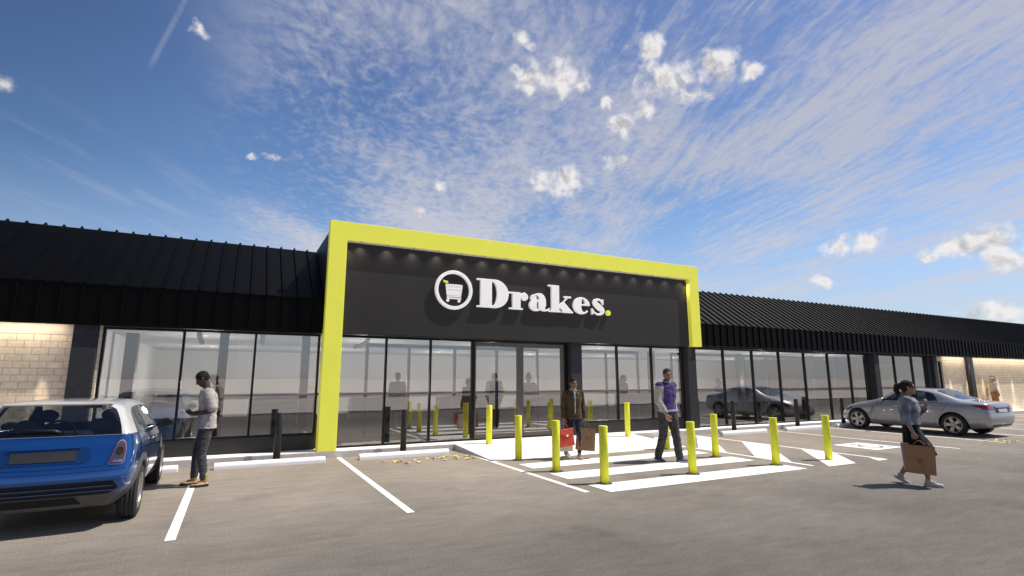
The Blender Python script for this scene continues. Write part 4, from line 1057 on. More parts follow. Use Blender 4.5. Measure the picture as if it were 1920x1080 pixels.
Jw = dict(head=(0, .035, 1.515), hr=(R(2), R(2), 0), neck=(0, 0, 1.385), chest=(0, .015, 1.19), pelvis=(0, 0, .89),
    shL=(-.155, .02, 1.315), shR=(.155, -.01, 1.315), elL=(-.205, .09, 1.07), elR=(.195, -.06, 1.05), wrL=(-.125, .235, 1.215), wrR=(.20, .02, .815),
    handL=((.15, .35, 1), (.3, -.9, .3), (1, 0, .1), .75), handR=((0, .10, -1), (-1, 0, 0), (0, 1, 0), .95),
    hipL=(-.08, 0, .85), hipR=(.08, 0, .85), knL=(-.085, .02, .47), knR=(.085, .12, .47), anL=(-.075, -.20, .125), anR=(.075, .145, .085), toeL=(R(4), R(30)), toeR=(R(-6), R(-2)))
bag_woman = figure('woman with a dark ponytail in denim jacket and black skirt carrying a brown bag', (9.74, 4.89, 0), (.47, -.883), Jw, dict(skin=(.33, .17, .12), hair=(.030, .016, .011), w=.88, hs=.98, nose=.55, hand=.95, dress=dress_woman))

# --- bags: folded paper carriers with gusset, rolled rim and loop handles
def paper_bag(label, loc, rz, w, h, d, col, m2=None, tilt=(0, 0), flare=.0, strap=False, hl=.13, print_=None, top=None):
    o = empty('shopping_bag', loc, rz, label, 'bag'); o.rotation_euler = (tilt[0], tilt[1], rz)
    m = pbr('bag_paper', col, .75, var=.10, nscale=9, bump=.5, bscale=11); bm = nb()
    # local frame: x width, y depth, z up with 0 at the hand; rim at -hl
    z1, z0 = -hl, -hl-h; n = 7
    def side(y, sgn):
        rows = []
        for j in range(n+1):
            t = j/n; z = z0+(z1-z0)*t; yy = sgn*(d/2*(1-.45*t**2)); row = []
            for i in range(n+1):
                u = i/n*2-1; row.append(bm.verts.new((u*w/2*(1+flare*(1-t)), yy + .008*mnoise.noise(V(u*3+w, t*3, sgn)), z + .006*mnoise.noise(V(u*4, t*2, w)))))
            rows.append(row)
        for a, b in zip(rows, rows[1:]):
            for i in range(n): bm.faces.new((a[i], a[i+1], b[i+1], b[i]) if sgn < 0 else (a[i+1], a[i], b[i], b[i+1]))
        return rows
    A, B_ = side(0, -1), side(0, 1)
    for e in (0, n):
        mids = []
        for j in range(n+1):
            t = j/n; p = (A[j][e].co + B_[j][e].co)/2; p.x -= math.copysign(.05*t, p.x)*min(1, d/.12); mids.append(bm.verts.new(p))
        for j in range(n):
            for X_, sgn in ((A, 1), (B_, -1)):
                q = (X_[j][e], mids[j], mids[j+1], X_[j+1][e]); bm.faces.new(q)
    bm.faces.new(A[0][::-1] + B_[0])
    bmesh.ops.recalc_face_normals(bm, faces=bm.faces[:])
    link('bag_body', bm, m, o)
    hm = m2 or pbr('bag_handle', tuple(c*.55 for c in col), .6)
    for sgn in (-1, 1):
        bm = nb(); yy = sgn*d/2*.55
        tube(bm, [(-.07, yy, z1-.02), (-.066, yy, z1+.03), (-.045, yy*.6, -.035), (-.018, yy*.35, -.004), (.018, yy*.35, -.004), (.045, yy*.6, -.035), (.066, yy, z1+.03), (.07, yy, z1-.02)], .0055, 8)
        link('handle', bm, hm, o)
    return o, z0, z1, d
hz_ = .845-.105
def hand_pos(root, J, s, dz=-.115, f=.02): 
    w = V(*J['wr'+s]); return in_frame(root, w + V(0, .03+f, dz))
p = hand_pos(bag_man, Jb, 'R')
rzb = R(27.24)
fm = Matrix.Rotation(-0, 3, 'Z')
red, z0, z1, d = paper_bag('red flap bag with a pale clasp carried by the man in the olive jacket', p + V(-.03, -.05, 0), R(-27+24), .33, .36, .10, (.52, .055, .028), tilt=(0, R(-6)), hl=.10)
m_r = pbr('bag_flap', (.60, .07, .035), .45, bump=.2, bscale=30)
bm = nb(); extrude_poly(bm, [(-.160, -.105), (.160, -.105), (.150, -.20), (.03, -.245), (-.03, -.245), (-.150, -.20)], 'y', -.066, -.056, 0, .003); link('flap', bm, m_r, red)
bm = nb(); box(bm, -.022, .022, -.075, -.067, -.262, -.225, .003); link('clasp', bm, M['letter'], red)
paper_bag('off-white paper bag behind the red bag of the man in the olive jacket', p + V(.045, .075, -.005), R(-10), .32, .45, .12, (.60, .54, .45), hl=.12)
p = hand_pos(bag_man, Jb, 'L')
bb, z0, z1, d = paper_bag('brown paper carrier bag held by the man in the olive jacket', p + V(.02, 0, 0), R(-22), .38, .46, .16, (.25, .125, .060), tilt=(0, R(5)), hl=.10)
bm = nb(); 
for k in range(3): box(bm, -.035+.012*k, .035-.012*k, -.082, -.0805, -.30-.022*k, -.292-.022*k)
link('print', bm, pbr('bag_print', (.09, .045, .02), .8), bb)
p = hand_pos(bag_woman, Jw, 'R')
bw_, z0, z1, d = paper_bag('large tan brown carrier bag held by the woman in the denim jacket', p + V(-.0, -.01, 0), math.atan2(-.883, .47), .385, .42, .12, (.40, .19, .085), tilt=(0, R(3)), hl=.075)
bm = nb()
for k in range(3): box(bm, -.032, .032, -.064, -.0625, -.285-.020*k, -.278-.020*k)
link('print', bm, pbr('bag_print', (.10, .05, .03), .8), bw_)
paper_bag('pale grey paper bag behind the brown bag carried by the woman in denim', p + V(-.02+.08, .085, .015), math.atan2(-.883, .47)+R(6), .37, .41, .07, (.50, .44, .42), tilt=(0, R(-2)), hl=.06)

# --- simpler figures: standing people, far away or seen through the glass
def dress_simple(root, J, D, C, rot, vx):
    long_ = D.get('long')
    b = Blob()
    P = lambda x, y, z: C + rot @ Vector((x, y, z))
    b.ell(P(0, -.018, .036), (.082, .102, .09), rot); b.ell(P(0, -.035, -.01), (.078, .075, .08), rot)
    cuts = [(P(0, .060, .05), rot @ V(0, .80, -.60))]
    if long_: b.chain([P(0, -.06, 0), P(0, -.075, -.12), P(0, -.07, -.24)], [.085, .095, .07])
    else: cuts.append((P(0, 0, -.04), rot @ V(0, .4, -1).normalized()))
    if D.get('bun'): b.ell(P(0, -.04, .135), (.045, .045, .04), rot)
    b.finish('hair', M['hair'], root, .009, 1, D['hair'], cuts, (.006, 40, 40, 1.))
    b = Blob(); b.loft(torso_rings(J, .93, .030, .92, .014))
    for s in 'LR': sleeve(b, J, s, D.get('slv', .7), .070, .066, .048, .92)
    b.finish('top', M['cloth'], root, .010, 2, D['top'], [(V(0, 0, .945), V(0, 0, -1))], (.008, 10, 16, 2.))
    if D.get('skirt'):
        b = Blob(); b.loft([(V(0, .02, .50), .20, .15), (V(0, .0, .82), .165, .125), (V(0, 0, .99), .138, .10)])
        b.finish('skirt', M['cloth'], root, .010, 2, D['skirt'], [(V(0, 0, .54), V(0, 0, -1))], (.010, 14, 4, 7.))
    else: trousers(root, J, D, D['legs'], .97, vx=.010)
    for s in 'LR': shoe('shoe', J['an'+s], J['toe'+s][0], J['toe'+s][1], root, D.get('shoe', (.06, .05, .05)), D.get('sole', (.3, .28, .27)), .26, 0, .042)
def stand(h=1.68, lean=0.0, arm=.0, bend=False):
    k = h/1.68
    J = dict(head=(0, .03, 1.56), hr=(lean, 0, 0), neck=(0, 0, 1.43), chest=(0, 0, 1.22), pelvis=(0, 0, .90), shL=(-.165, 0, 1.36), shR=(.165, 0, 1.36), elL=(-.21, -.02, 1.09), elR=(.21, -.02, 1.09),
        wrL=(-.22, .05+arm, .86), wrR=(.22, .05, .86), hipL=(-.085, 0, .87), hipR=(.085, 0, .87), knL=(-.09, .02, .47), knR=(.09, .05, .47), anL=(-.095, -.03, .085), anR=(.095, .06, .085))
    J = {a: tuple(q*k for q in v) if a != 'hr' else v for a, v in J.items()}
    if bend: J['elR'] = (.20*k, .0, 1.10*k); J['wrR'] = (.10*k, .22*k, 1.12*k)
    J.update(handL=((0, .15, -1), (.9, 0, 0), (0, 1, 0), .4), handR=((0, .15, -1) if not bend else (-.5, .8, .2), (-.9, 0, 0), (0, 1, 0), .4), toeL=(R(10), 0), toeR=(R(-10), 0)); return J
figure('woman with blonde hair in a cream top standing by the far right block wall', (31.75, 12.22, FZ), (.75, -.66), stand(1.60, R(-15)), dict(skin=(.50, .27, .17), hair=(.60, .46, .28), top=(.62, .55, .44), legs=(.42, .20, .10), w=.9, voxel=.010, slv=.8, long=True, dress=dress_simple))
figure('dark haired person in a pale grey shirt standing beside the blonde woman', (32.15, 12.36, FZ), (.80, -.60), stand(1.66, R(-25)), dict(skin=(.34, .17, .11), hair=(.05, .03, .02), top=(.50, .48, .44), legs=(.30, .20, .13), w=.95, voxel=.010, slv=.7, dress=dress_simple))
figure('woman with hair bun, grey top and navy skirt standing inside the glass door', (7.62, 13.75, FZ), (-.35, -.93), stand(1.66), dict(skin=(.22, .11, .075), hair=(.018, .014, .013), top=(.16, .14, .19), skirt=(.022, .022, .065), legs=(.02, .02, .02), w=.92, voxel=.009, slv=.6, bun=True, dress=dress_simple))
figure('dark silhouetted shopper behind the second pane right of the yellow column', (4.12, 15.1, FZ), (-.5, -.86), stand(1.70), dict(skin=(.05, .035, .03), hair=(.012, .012, .012), top=(.016, .016, .018), legs=(.015, .015, .017), w=1.0, voxel=.010, slv=1.95, dress=dress_simple))
figure('long haired person in dark clothes behind the window right of the entrance', (11.25, 13.95, FZ), (.3, -.95), stand(1.64), dict(skin=(.06, .04, .035), hair=(.014, .011, .010), top=(.030, .024, .024), legs=(.012, .012, .013), w=.92, voxel=.010, slv=1.9, long=True, dress=dress_simple))
figure('shopper in dark clothes behind the long window right of the charcoal column', (15.75, 14.1, FZ), (.8, -.6), stand(1.52, 0, 0, True), dict(skin=(.07, .045, .038), hair=(.012, .011, .010), top=(.020, .018, .020), legs=(.012, .012, .013), w=.95, voxel=.010, slv=1.9, dress=dress_simple))

# ------------------------------------------------------------------ cars
def paint_mat(name, col, metal=.35, rough=.28, coat=1.0):
    m, nt, out = mat(name)
    b = N(nt, 'ShaderNodeBsdfPrincipled', i_Roughness=rough, i_Metallic=metal); b.inputs['Coat Weight'].default_value = coat; b.inputs['Coat Roughness'].default_value = .03
    tc = N(nt, 'ShaderNodeTexCoord'); n = N(nt, 'ShaderNodeTexNoise', i_Scale=3.0, i_Detail=6.0); L(nt, tc, 'Object', n, 'Vector')
    r = ramp(nt, [(.3, tuple(c*.93 for c in col)), (.7, tuple(min(1, c*1.06) for c in col))]); L(nt, n, 'Fac', r, 0); L(nt, r, 0, b, 'Base Color')
    # road dust low on the body
    L(nt, b, 0, out, 0); return m
M['blue_paint'] = paint_mat('blue_car_paint', (.009, .085, .31), .55, .15)
M['roof_white'] = paint_mat('white_car_paint', (.58, .565, .555), 0., .3)
M['blue_shade'] = paint_mat('blue_paint_shaded', (.005, .045, .17), .5, .3)  # body blue darkened, shade of the plate recess put into the colour
M['silver_paint'] = paint_mat('silver_car_paint', (.36, .35, .375), .40, .38)
M['dark_paint'] = paint_mat('dark_car_paint', (.02, .022, .026), .3, .3)
M['clad'] = pbr('grey_cladding', (.085, .08, .075), .55, var=.1, nscale=9, bump=.1, bscale=80)
M['black_plastic'] = pbr('black_plastic', (.012, .012, .012), .45, var=.1)
M['car_glass'] = glass_material('car_glass', (.42, .45, .45), .05, (1, 1, 1), 1.0)
M['rear_glass'] = glass_material('rear_glass', (.72, .74, .74), .04, (1, 1, 1), 1.0)
M['mirror_dark'] = pbr('mirror_dark', (.03, .031, .033), .12, metal=1.0)
M['rubber'] = pbr('tyre_rubber', (.022, .021, .021), .8, var=.2, nscale=12, bump=.25, bscale=60)
M['alloy'] = pbr('wheel_alloy', (.42, .41, .40), .32, metal=.85, var=.08)
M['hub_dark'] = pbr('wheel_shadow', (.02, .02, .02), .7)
M['red_lamp'] = pbr('tail_lamp_red', (.30, .010, .015), .12, coat=1.0)
M['clear_lamp'] = pbr('lamp_grey_lens', (.085, .08, .085), .10, metal=.4, coat=1.0)
M['chrome'] = pbr('chrome_trim', (.75, .75, .76), .12, metal=1.0)
M['seat'] = pbr('seat_cloth', (.035, .034, .035), .85, var=.2)
M['plate'] = pbr('blank_plate', (.030, .029, .029), .4, var=.1)
M['plate_pale'] = pbr('pale_plate', (.52, .52, .55), .4, var=.1)
M['gap'] = pbr('panel_gap', (.004, .004, .005), .8)

class Car:
    def __init__(s, name, label, group=None):
        s.root = empty(name, (0, 0, 0), 0, label, 'car', group)
    def shell(s, rings, rear, front, mats, strip_mat, subs=2, arches=(), creases=()):
        """rings: list of half sections (x,y,z)*n from the underside centre to the roof centre; caps close both ends.
        strip_mat(i_station, i_strip, x) gives the material of a side strip; 'capR'/'capF' functions are in rear/front."""
        bm = nb(); n = len(rings[0]); cr_l = bm.edges.layers.float.new('crease_edge')
        full = []
        for rg in rings:
            lv = [bm.verts.new((x, y, z)) for x, y, z in rg]; rv = [lv[0]] + [bm.verts.new((x, -y, z)) for x, y, z in rg[1:-1]] + [lv[-1]]
            full.append((lv, rv))
        for i in range(len(full)-1):
            for sd in (0, 1):
                A, B_ = full[i][sd], full[i+1][sd]
                for j in range(n-1):
                    q = (A[j], A[j+1], B_[j+1], B_[j]) if sd else (A[j], B_[j], B_[j+1], A[j+1])
                    f = bm.faces.new(q); f.material_index = strip_mat(i, j)
        for end, (idx, ntop, fn) in (('r', (0, rear[0], rear[1])), ('f', (len(rings)-1, front[0], front[1]))):
            lv, rv = full[idx]; top = list(range(ntop, n))               # points forming the top row, edge to centre
            fr = [lv[k].co.y/lv[ntop].co.y for k in top]
            rows = []
            for j in range(1, ntop):
                row = []
                for c, k in zip(fr, top):
                    if k == ntop: row.append(lv[j])
                    else:
                        bulge = (1-c*c)*fn('bulge', j, 0)
                        p = lv[j].co; row.append(bm.verts.new((p.x+bulge, p.y*c, p.z)))
                rr = [rv[j] if k == ntop else (row[m_] if k == n-1 else None) for m_, k in enumerate(top)]
                for m_, k in enumerate(top):
                    if rr[m_] is None:
                        p = row[m_].co; rr[m_] = bm.verts.new((p.x, -p.y, p.z))
                rows.append((row, rr, j))
            rows.append(([lv[k] for k in top], [rv[k] for k in top], ntop))
            for a, b in zip(rows, rows[1:]):
                for sd in (0, 1):
                    for m_ in range(len(top)-1):
                        q = (a[sd][m_], a[sd][m_+1], b[sd][m_+1], b[sd][m_])
                        f = bm.faces.new(q); f.material_index = fn('mat', a[2], m_)
            # underside closing: bottom row to centre point 0
            a = rows[0]
            c0 = lv[0]
            for sd in (0, 1):
                for m_ in range(len(top)-1):
                    f = bm.faces.new((c0, a[sd][m_], a[sd][m_+1])); f.material_index = fn('mat', 0, m_)
        bmesh.ops.recalc_face_normals(bm, faces=bm.faces[:])
        for e in bm.edges:
            mi = {f.material_index for f in e.link_faces}
            if len(mi) > 1: e[cr_l] = .55
        for (i, j, v) in creases:
            for sd in (0, 1):
                e = bm.edges.get((full[i][sd][j], full[i+1][sd][j]))
                if e: e[cr_l] = v
        me = bpy.data.meshes.new('shell'); bm.to_mesh(me); bm.free()
        for m_ in mats: me.materials.append(m_)
        o = bpy.data.objects.new('tmp', me); COL.objects.link(o)
        sb = o.modifiers.new('s', 'SUBSURF'); sb.levels = subs; sb.render_levels = subs
        cutters = []
        for (x, z, r, y0, y1) in arches:
            cb = nb(); bmesh.ops.create_cone(cb, cap_ends=True, segments=40, radius1=r, radius2=r, depth=abs(y1-y0), matrix=Matrix.Translation((x, (y0+y1)/2, z)) @ Matrix.Rotation(PI/2, 4, 'X'))
            cm = bpy.data.meshes.new('c'); cb.to_mesh(cm); cb.free()
            for m_ in mats: cm.materials.append(m_)
            for p in cm.polygons: p.material_index = s.black_index
            c = bpy.data.objects.new('cut', cm); COL.objects.link(c); cutters.append(c)
            bo = o.modifiers.new('b', 'BOOLEAN'); bo.operation = 'DIFFERENCE'; bo.object = c; bo.solver = 'EXACT'
        dg = bpy.context.evaluated_depsgraph_get(); out = bpy.data.meshes.new_from_object(o.evaluated_get(dg))
        for c in cutters: bpy.data.objects.remove(c)
        bpy.data.objects.remove(o)
        full_bm = nb(); full_bm.from_mesh(out); full_bm.normal_update()
        s.bvh = BVHTree.FromBMesh(full_bm)
        return full_bm, out
    def split(s, bm, mats, names):
        """one mesh per material (and per side for windows), smooth normals kept from the whole shell"""
        for mi, (m_, nm) in enumerate(zip(mats, names)):
            groups = {}
            fs = [f for f in bm.faces if f.material_index == mi]
            seen = set()
            if nm in ('side_window', 'window_pillar'):
                for f in fs:
                    if f in seen: continue
                    st_, comp = [f], []
                    seen.add(f)
                    while st_:
                        q = st_.pop(); comp.append(q)
                        for e in q.edges:
                            for g in e.link_faces:
                                if g not in seen and g.material_index == mi: seen.add(g); st_.append(g)
                    groups[len(groups)] = comp
            else: groups[0] = fs
            for comp in groups.values():
                if not comp: continue
                b = nb(); vm = {}
                nrm = []
                for f in comp:
                    vs = []
                    for v in f.verts:
                        if v not in vm: vm[v] = b.verts.new(v.co); nrm.append(tuple(v.normal))
                        vs.append(vm[v])
                    try: b.faces.new(vs).smooth = True
                    except ValueError: pass
                me = bpy.data.meshes.new(nm); b.to_mesh(me); b.free(); me.materials.append(m_)
                if nm not in ('underbody',): me.normals_split_custom_set_from_vertices(nrm)
                o = bpy.data.objects.new(nm, me); COL.objects.link(o); o.parent = s.root
                if nm == s.hold_name: s.body = o
    def project(s, p, d):
        h = s.bvh.ray_cast(Vector(p) - Vector(d)*3, Vector(d), 10)
        return h
    def patch(s, name, pts, plane, at, d, m, off=.004, thick=.012, parent=None, cell=.035, inset=None):
        """a 2D outline laid on the shell along direction d: plane 'x' = (y,z) outline, plane 'y' = (x,z) outline"""
        bm = nb(); d = Vector(d)
        P = (lambda a, b: (at, a, b)) if plane == 'x' else (lambda a, b: (a, at, b))
        f = bm.faces.new([bm.verts.new(P(*q)) for q in pts])
        bmesh.ops.triangulate(bm, faces=[f])
        for _ in range(5):
            es = [e for e in bm.edges if e.calc_length() > cell]
            if not es: break
            bmesh.ops.subdivide_edges(bm, edges=es, cuts=1); bmesh.ops.triangulate(bm, faces=bm.faces[:])
        for v in bm.verts:
            h = s.project(v.co, d)
            if h[0] is None:
                near = s.bvh.find_nearest(v.co); v.co = near[0] - d*off
            else: v.co = h[0] - d*off
        bmesh.ops.recalc_face_normals(bm, faces=bm.faces[:])
        if bm.faces and sum(q.normal.dot(d)*q.calc_area() for q in bm.faces) > 0: bmesh.ops.reverse_faces(bm, faces=bm.faces[:])
        be = [e for e in bm.edges if e.is_boundary]
        r = bmesh.ops.extrude_edge_only(bm, edges=be)
        for g in r['geom']:
            if isinstance(g, bmesh.types.BMVert): g.co += d*thick
        for q in bm.faces: q.smooth = False
        return link(name, bm, m, parent or s.root)
    def line(s, pts, d, w=.006, n=14, off=.0015, closed=False):
        """dark panel gap following the shell"""
        d = Vector(d); P = []
        src = pts + [pts[0]] if closed else pts
        for a, b in zip(src, src[1:]):
            for i in range(n): P.append(Vector(a).lerp(Vector(b), i/n))
        P.append(Vector(src[-1])); Q = []
        for p in P:
            h = s.project(p, d)
            if h[0] is not None: Q.append(h[0] - d*off)
        bm = nb()
        if len(Q) > 2: tube(bm, Q, w/2, 5)
        return bm
    def wheel(s, x, y, r, w, rim_r, style, side):
        """tyre with tread, alloy rim; the outer face looks along +side"""
        sg = 1 if side > 0 else -1
        bm = nb(); seg = 56
        prof = [(rim_r-.012, -w/2+.012), (rim_r+.012, -w/2), (r-.035, -w/2-.004), (r-.010, -w/2+.018)]
        gr = [-.062, -.024, .024, .062]
        for g in gr: prof += [(r, w*g/.2-.008), (r-.008, w*g/.2-.004), (r-.008, w*g/.2+.004), (r, w*g/.2+.008)]
        prof += [(r-.010, w/2-.018), (r-.035, w/2+.004), (rim_r+.012, w/2), (rim_r-.012, w/2-.012)]
        vs = [[bm.verts.new((q*math.cos(2*PI*k/seg), yy, q*math.sin(2*PI*k/seg))) for k in range(seg)] for q, yy in prof]
        for A, B_ in zip(vs, vs[1:]):
            for k in range(seg): bm.faces.new((A[k], A[(k+1) % seg], B_[(k+1) % seg], B_[k])).smooth = True
        bmesh.ops.recalc_face_normals(bm, faces=bm.faces[:])
        for k in range(seg):      # tread blocks on both shoulders
            t = 2*PI*k/seg
            for yy in (-w/2+.022, w/2-.022):
                m4 = Matrix.Rotation(-t, 4, 'Y') @ Matrix.Translation((r-.004, yy, 0)) @ Matrix.Diagonal((.006, .020, .011, 1))
                bmesh.ops.create_cube(bm, size=1, matrix=m4)
        ty = link('wheel', bm, M['rubber'], s.root); ty.location = (x, y, r)
        bm = nb()
        def lathe(prof, mi=0):
            vs = [[bm.verts.new((q*math.cos(2*PI*k/seg), sg*yy, q*math.sin(2*PI*k/seg))) for k in range(seg)] for q, yy in prof]
            fs = []
            for A, B_ in zip(vs, vs[1:]):
                for k in range(seg): f = bm.faces.new((A[k], A[(k+1) % seg], B_[(k+1) % seg], B_[k])); f.smooth = True; f.material_index = mi; fs.append(f)
            bmesh.ops.recalc_face_normals(bm, faces=fs)
        o_ = w/2
        lathe([(rim_r+.004, o_-.001), (rim_r-.006, o_+.004), (rim_r-.016, o_-.006), (rim_r-.022, o_-.05), (rim_r-.03, -.04)])
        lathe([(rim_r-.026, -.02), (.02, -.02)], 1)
        lathe([(rim_r*.62, -.012), (rim_r*.62, .012), (rim_r*.2, .012), (rim_r*.2, -.012)], 2)
        lathe([(.062, o_-.045), (.060, o_-.018), (.035, o_-.008), (.001, o_-.006)])
        ns = style[0]
        for k in range(ns):
            t = 2*PI*k/ns
            for da in style[1]:
                a0, a1 = t+da*.5, t+da
                r0, r1 = .04, rim_r-.015; wi, wo = style[2], style[3]
                p = []
                for rr, aa, wd, dp in ((r0, a0, wi, o_-.020), (r1, a1, wo, o_-.012)):
                    c, s_ = math.cos(aa), math.sin(aa)
                    for q in (-1, 1):
                        for dy in (0, -.022): p.append((rr*c - q*wd/2*s_, sg*(dp+dy), rr*s_ + q*wd/2*c))
                v = [bm.verts.new(q) for q in p]; fs = []
                for q in ((0, 2, 6, 4), (1, 5, 7, 3), (0, 4, 5, 1), (2, 3, 7, 6)): fs.append(bm.faces.new([v[i] for i in q]))
                bmesh.ops.recalc_face_normals(bm, faces=fs)
                for f in fs:
                    if (f.calc_center_median().y*sg > o_-.03) and f.normal.y*sg < -.8: f.normal_flip()
        rm = link('rim', bm, [M['alloy'], M['hub_dark'], M['steel']], ty)
        return ty
    def seat(s, x, y, z, w=.48, back=.62, rest=True):
        b = Blob()
        b.loft([((x+.12, y, z), .26, w/2), ((x+.12, y, z+.12), .25, w/2-.02)])
        b.loft([((x-.10, y, z+.05), .075, w/2), ((x-.16, y, z+.35), .07, w/2-.01), ((x-.22, y, z+back), .05, w/2-.08)])
        if rest: b.ell((x-.245, y, z+back+.135), (.05, .125, .085)); b.cap((x-.235, y-.05, z+back), (x-.24, y-.05, z+back+.1), .012, .012); b.cap((x-.235, y+.05, z+back), (x-.24, y+.05, z+back+.1), .012, .012)
        return b.finish('seat', M['seat'], s.root, .02, 2, (.04, .04, .04))

def mirror(car, x, y, z, m, sg):
    b = Blob(); b.ell((x, y+sg*.11, z), (.075, .105, .068)); b.ell((x+.03, y+sg*.10, z), (.07, .09, .055)); b.cap((x+.03, y-sg*.01, z-.035), (x+.02, y+sg*.06, z-.02), .022, .025)
    o = b.finish('wing_mirror', m, car.root, .010, 2, (.05, .05, .05), [((x-.045, y, z), V(-1, 0, 0))]); 
    bm = nb(); bm.faces.new([bm.verts.new((x-.040, y+sg*.11+.088*math.cos(t), z+.054*math.sin(t))) for t in [2*PI*i/24 for i in range(24)]])
    link('mirror_glass', bm, M['mirror_dark'], o)
    return o

def tail_outline(cy, cz, pts): return [(cy+a, cz+b) for a, b in pts]

# ---- the blue hatchback with a white roof
def hatchback():
    c = Car('hatchback_car', 'glossy blue hatchback with white roof parked nose-in on the left, seen from behind'); c.black_index = 4; c.hold_name = 'body'
    rr = [  # rear end ring: bottom .. up the tail and tailgate .. roof edge .. centre
        [(.14,0,.24),(.12,.58,.245),(.05,.71,.365),(-.035,.775,.45),(-.025,.79,.585),(.062,.772,.78),(.085,.735,.935),(.345,.615,1.285),(.40,.560,1.345),(.385,.32,1.372),(.38,0,1.380)],
        [(.34,0,.20),(.34,.62,.20),(.32,.78,.32),(.28,.832,.44),(.28,.840,.62),(.28,.832,.82),(.30,.782,.945),(.52,.632,1.305),(.58,.575,1.368),(.56,.33,1.396),(.56,0,1.404)],
        [(.95,0,.18),(.95,.64,.18),(.95,.80,.31),(.95,.838,.44),(.95,.845,.62),(.95,.838,.82),(.95,.790,.945),(.98,.640,1.315),(1.0,.585,1.378),(1.0,.34,1.402),(1.0,0,1.409)],
        [(1.12,0,.18),(1.12,.64,.18),(1.12,.80,.31),(1.12,.838,.44),(1.12,.845,.62),(1.12,.838,.82),(1.12,.792,.944),(1.10,.642,1.315),(1.12,.585,1.378),(1.12,.34,1.402),(1.12,0,1.408)],
        [(1.75,0,.18),(1.75,.64,.18),(1.75,.80,.30),(1.75,.838,.44),(1.75,.845,.62),(1.75,.836,.82),(1.75,.792,.940),(1.70,.640,1.305),(1.70,.582,1.368),(1.70,.34,1.392),(1.70,0,1.398)],
        [(2.35,0,.18),(2.35,.64,.18),(2.35,.80,.30),(2.35,.835,.44),(2.35,.842,.62),(2.35,.832,.82),(2.32,.785,.935),(2.13,.625,1.275),(2.10,.565,1.335),(2.08,.33,1.362),(2.07,0,1.370)],
        [(2.66,0,.18),(2.66,.62,.18),(2.66,.77,.22),(2.66,.828,.43),(2.66,.838,.62),(2.66,.825,.80),(2.62,.770,.915),(2.58,.700,.955),(2.60,.62,.985),(2.66,.36,1.005),(2.68,0,1.012)],
        [(3.15,0,.18),(3.15,.58,.18),(3.15,.74,.23),(3.15,.815,.42),(3.15,.825,.60),(3.15,.790,.76),(3.15,.720,.85),(3.15,.620,.90),(3.15,.52,.925),(3.15,.30,.945),(3.15,0,.95)],
        [(3.48,0,.19),(3.48,.52,.19),(3.50,.66,.24),(3.50,.735,.42),(3.50,.740,.58),(3.47,.690,.72),(3.45,.620,.79),(3.43,.520,.835),(3.43,.42,.855),(3.43,.25,.87),(3.43,0,.875)],
        [(3.62,0,.22),(3.62,.45,.22),(3.66,.56,.28),(3.69,.60,.42),(3.67,.60,.56),(3.62,.56,.67),(3.59,.50,.72),(3.56,.42,.755),(3.56,.34,.77),(3.56,.2,.782),(3.56,0,.786)]]
    # the waistline and everything below it sits higher towards the tail
    def up(p):
        x, y, z = p; k = max(0., min(1., (3.2-x)/2.9)); k = k*k*(3-2*k)
        d = .080*k
        if z < .26: return p
        if z <= .95: return (x, y, z + d*min(1, (z-.26)/.30))
        return (x, y, z + d*max(0, (1.30-z)/.35))
    rr = [[up(p) for p in rg] for rg in rr]
    def zt(z): return z + (.080*min(1, (z-.26)/.30) if z <= .95 else 0)
    BODY, ROOF, GLS, PIL, BLK, CLD, RGL, WSC = range(8)
    def sm(i, j):
        if j <= 0: return BLK
        if j == 1: return CLD
        if j in (2, 3, 4, 5): return BODY
        if j == 6:
            if i == 0: return ROOF
            if i in (1, 3, 4): return GLS
            if i == 2: return PIL
            if i == 5: return PIL
            return BODY
        if j == 7: return ROOF if i < 5 else (PIL if i == 5 else BODY)
        return ROOF if i < 5 else (WSC if i == 5 else BODY)
    def rear(k, j, m_):
        if k == 'bulge': return {1: -.03, 2: -.04, 3: -.045, 4: -.035, 5: -.03, 6: -.025}.get(j, 0)
        if j == 0: return BLK
        if j == 1: return CLD
        if j == 6: return ROOF if m_ == 0 else RGL
        return BODY
    def frontc(k, j, m_):
        if k == 'bulge': return .05
        return BLK if j in (0, 1, 2) else BODY
    mats = [M['blue_paint'], M['roof_white'], M['car_glass'], M['black_plastic'], M['black_plastic'], M['clad'], M['rear_glass'], M['rear_glass']]
    names = ['body', 'roof', 'side_window', 'window_pillar', 'underbody', 'sill_cladding', 'rear_window', 'windscreen']
    WR, RX, FX = .308, .60, 3.055
    ar = [(x, WR, .352, sg*.60, sg*1.1) for x in (RX, FX) for sg in (-1, 1)]
    bm, me = c.shell(rr, (7, rear), (7, frontc), mats, sm, 2, ar, [(i, 6, .75) for i in range(0, 6)] + [(i, 5, .25) for i in range(0, 8)])
    c.split(bm, mats, names)
    for x in (RX, FX):
        for sg in (-1, 1): c.wheel(x, sg*.745, WR, .19, .205, (9, (-.10, .10), .020, .014), sg)
    # arch flares
    for x in (RX, FX):
        for sg in (-1, 1):
            pts = [(x+.352*math.cos(t), WR+.352*math.sin(t)) for t in [R(-8+196*i/28) for i in range(29)]] + [(x+.450*math.cos(t), WR+.440*math.sin(t)) for t in [R(188-196*i/28) for i in range(29)]]
            c.patch('wheel_arch', pts, 'y', sg*1.5, (0, -sg, 0), M['clad'], .010, .03)
    D = (1, 0, 0)
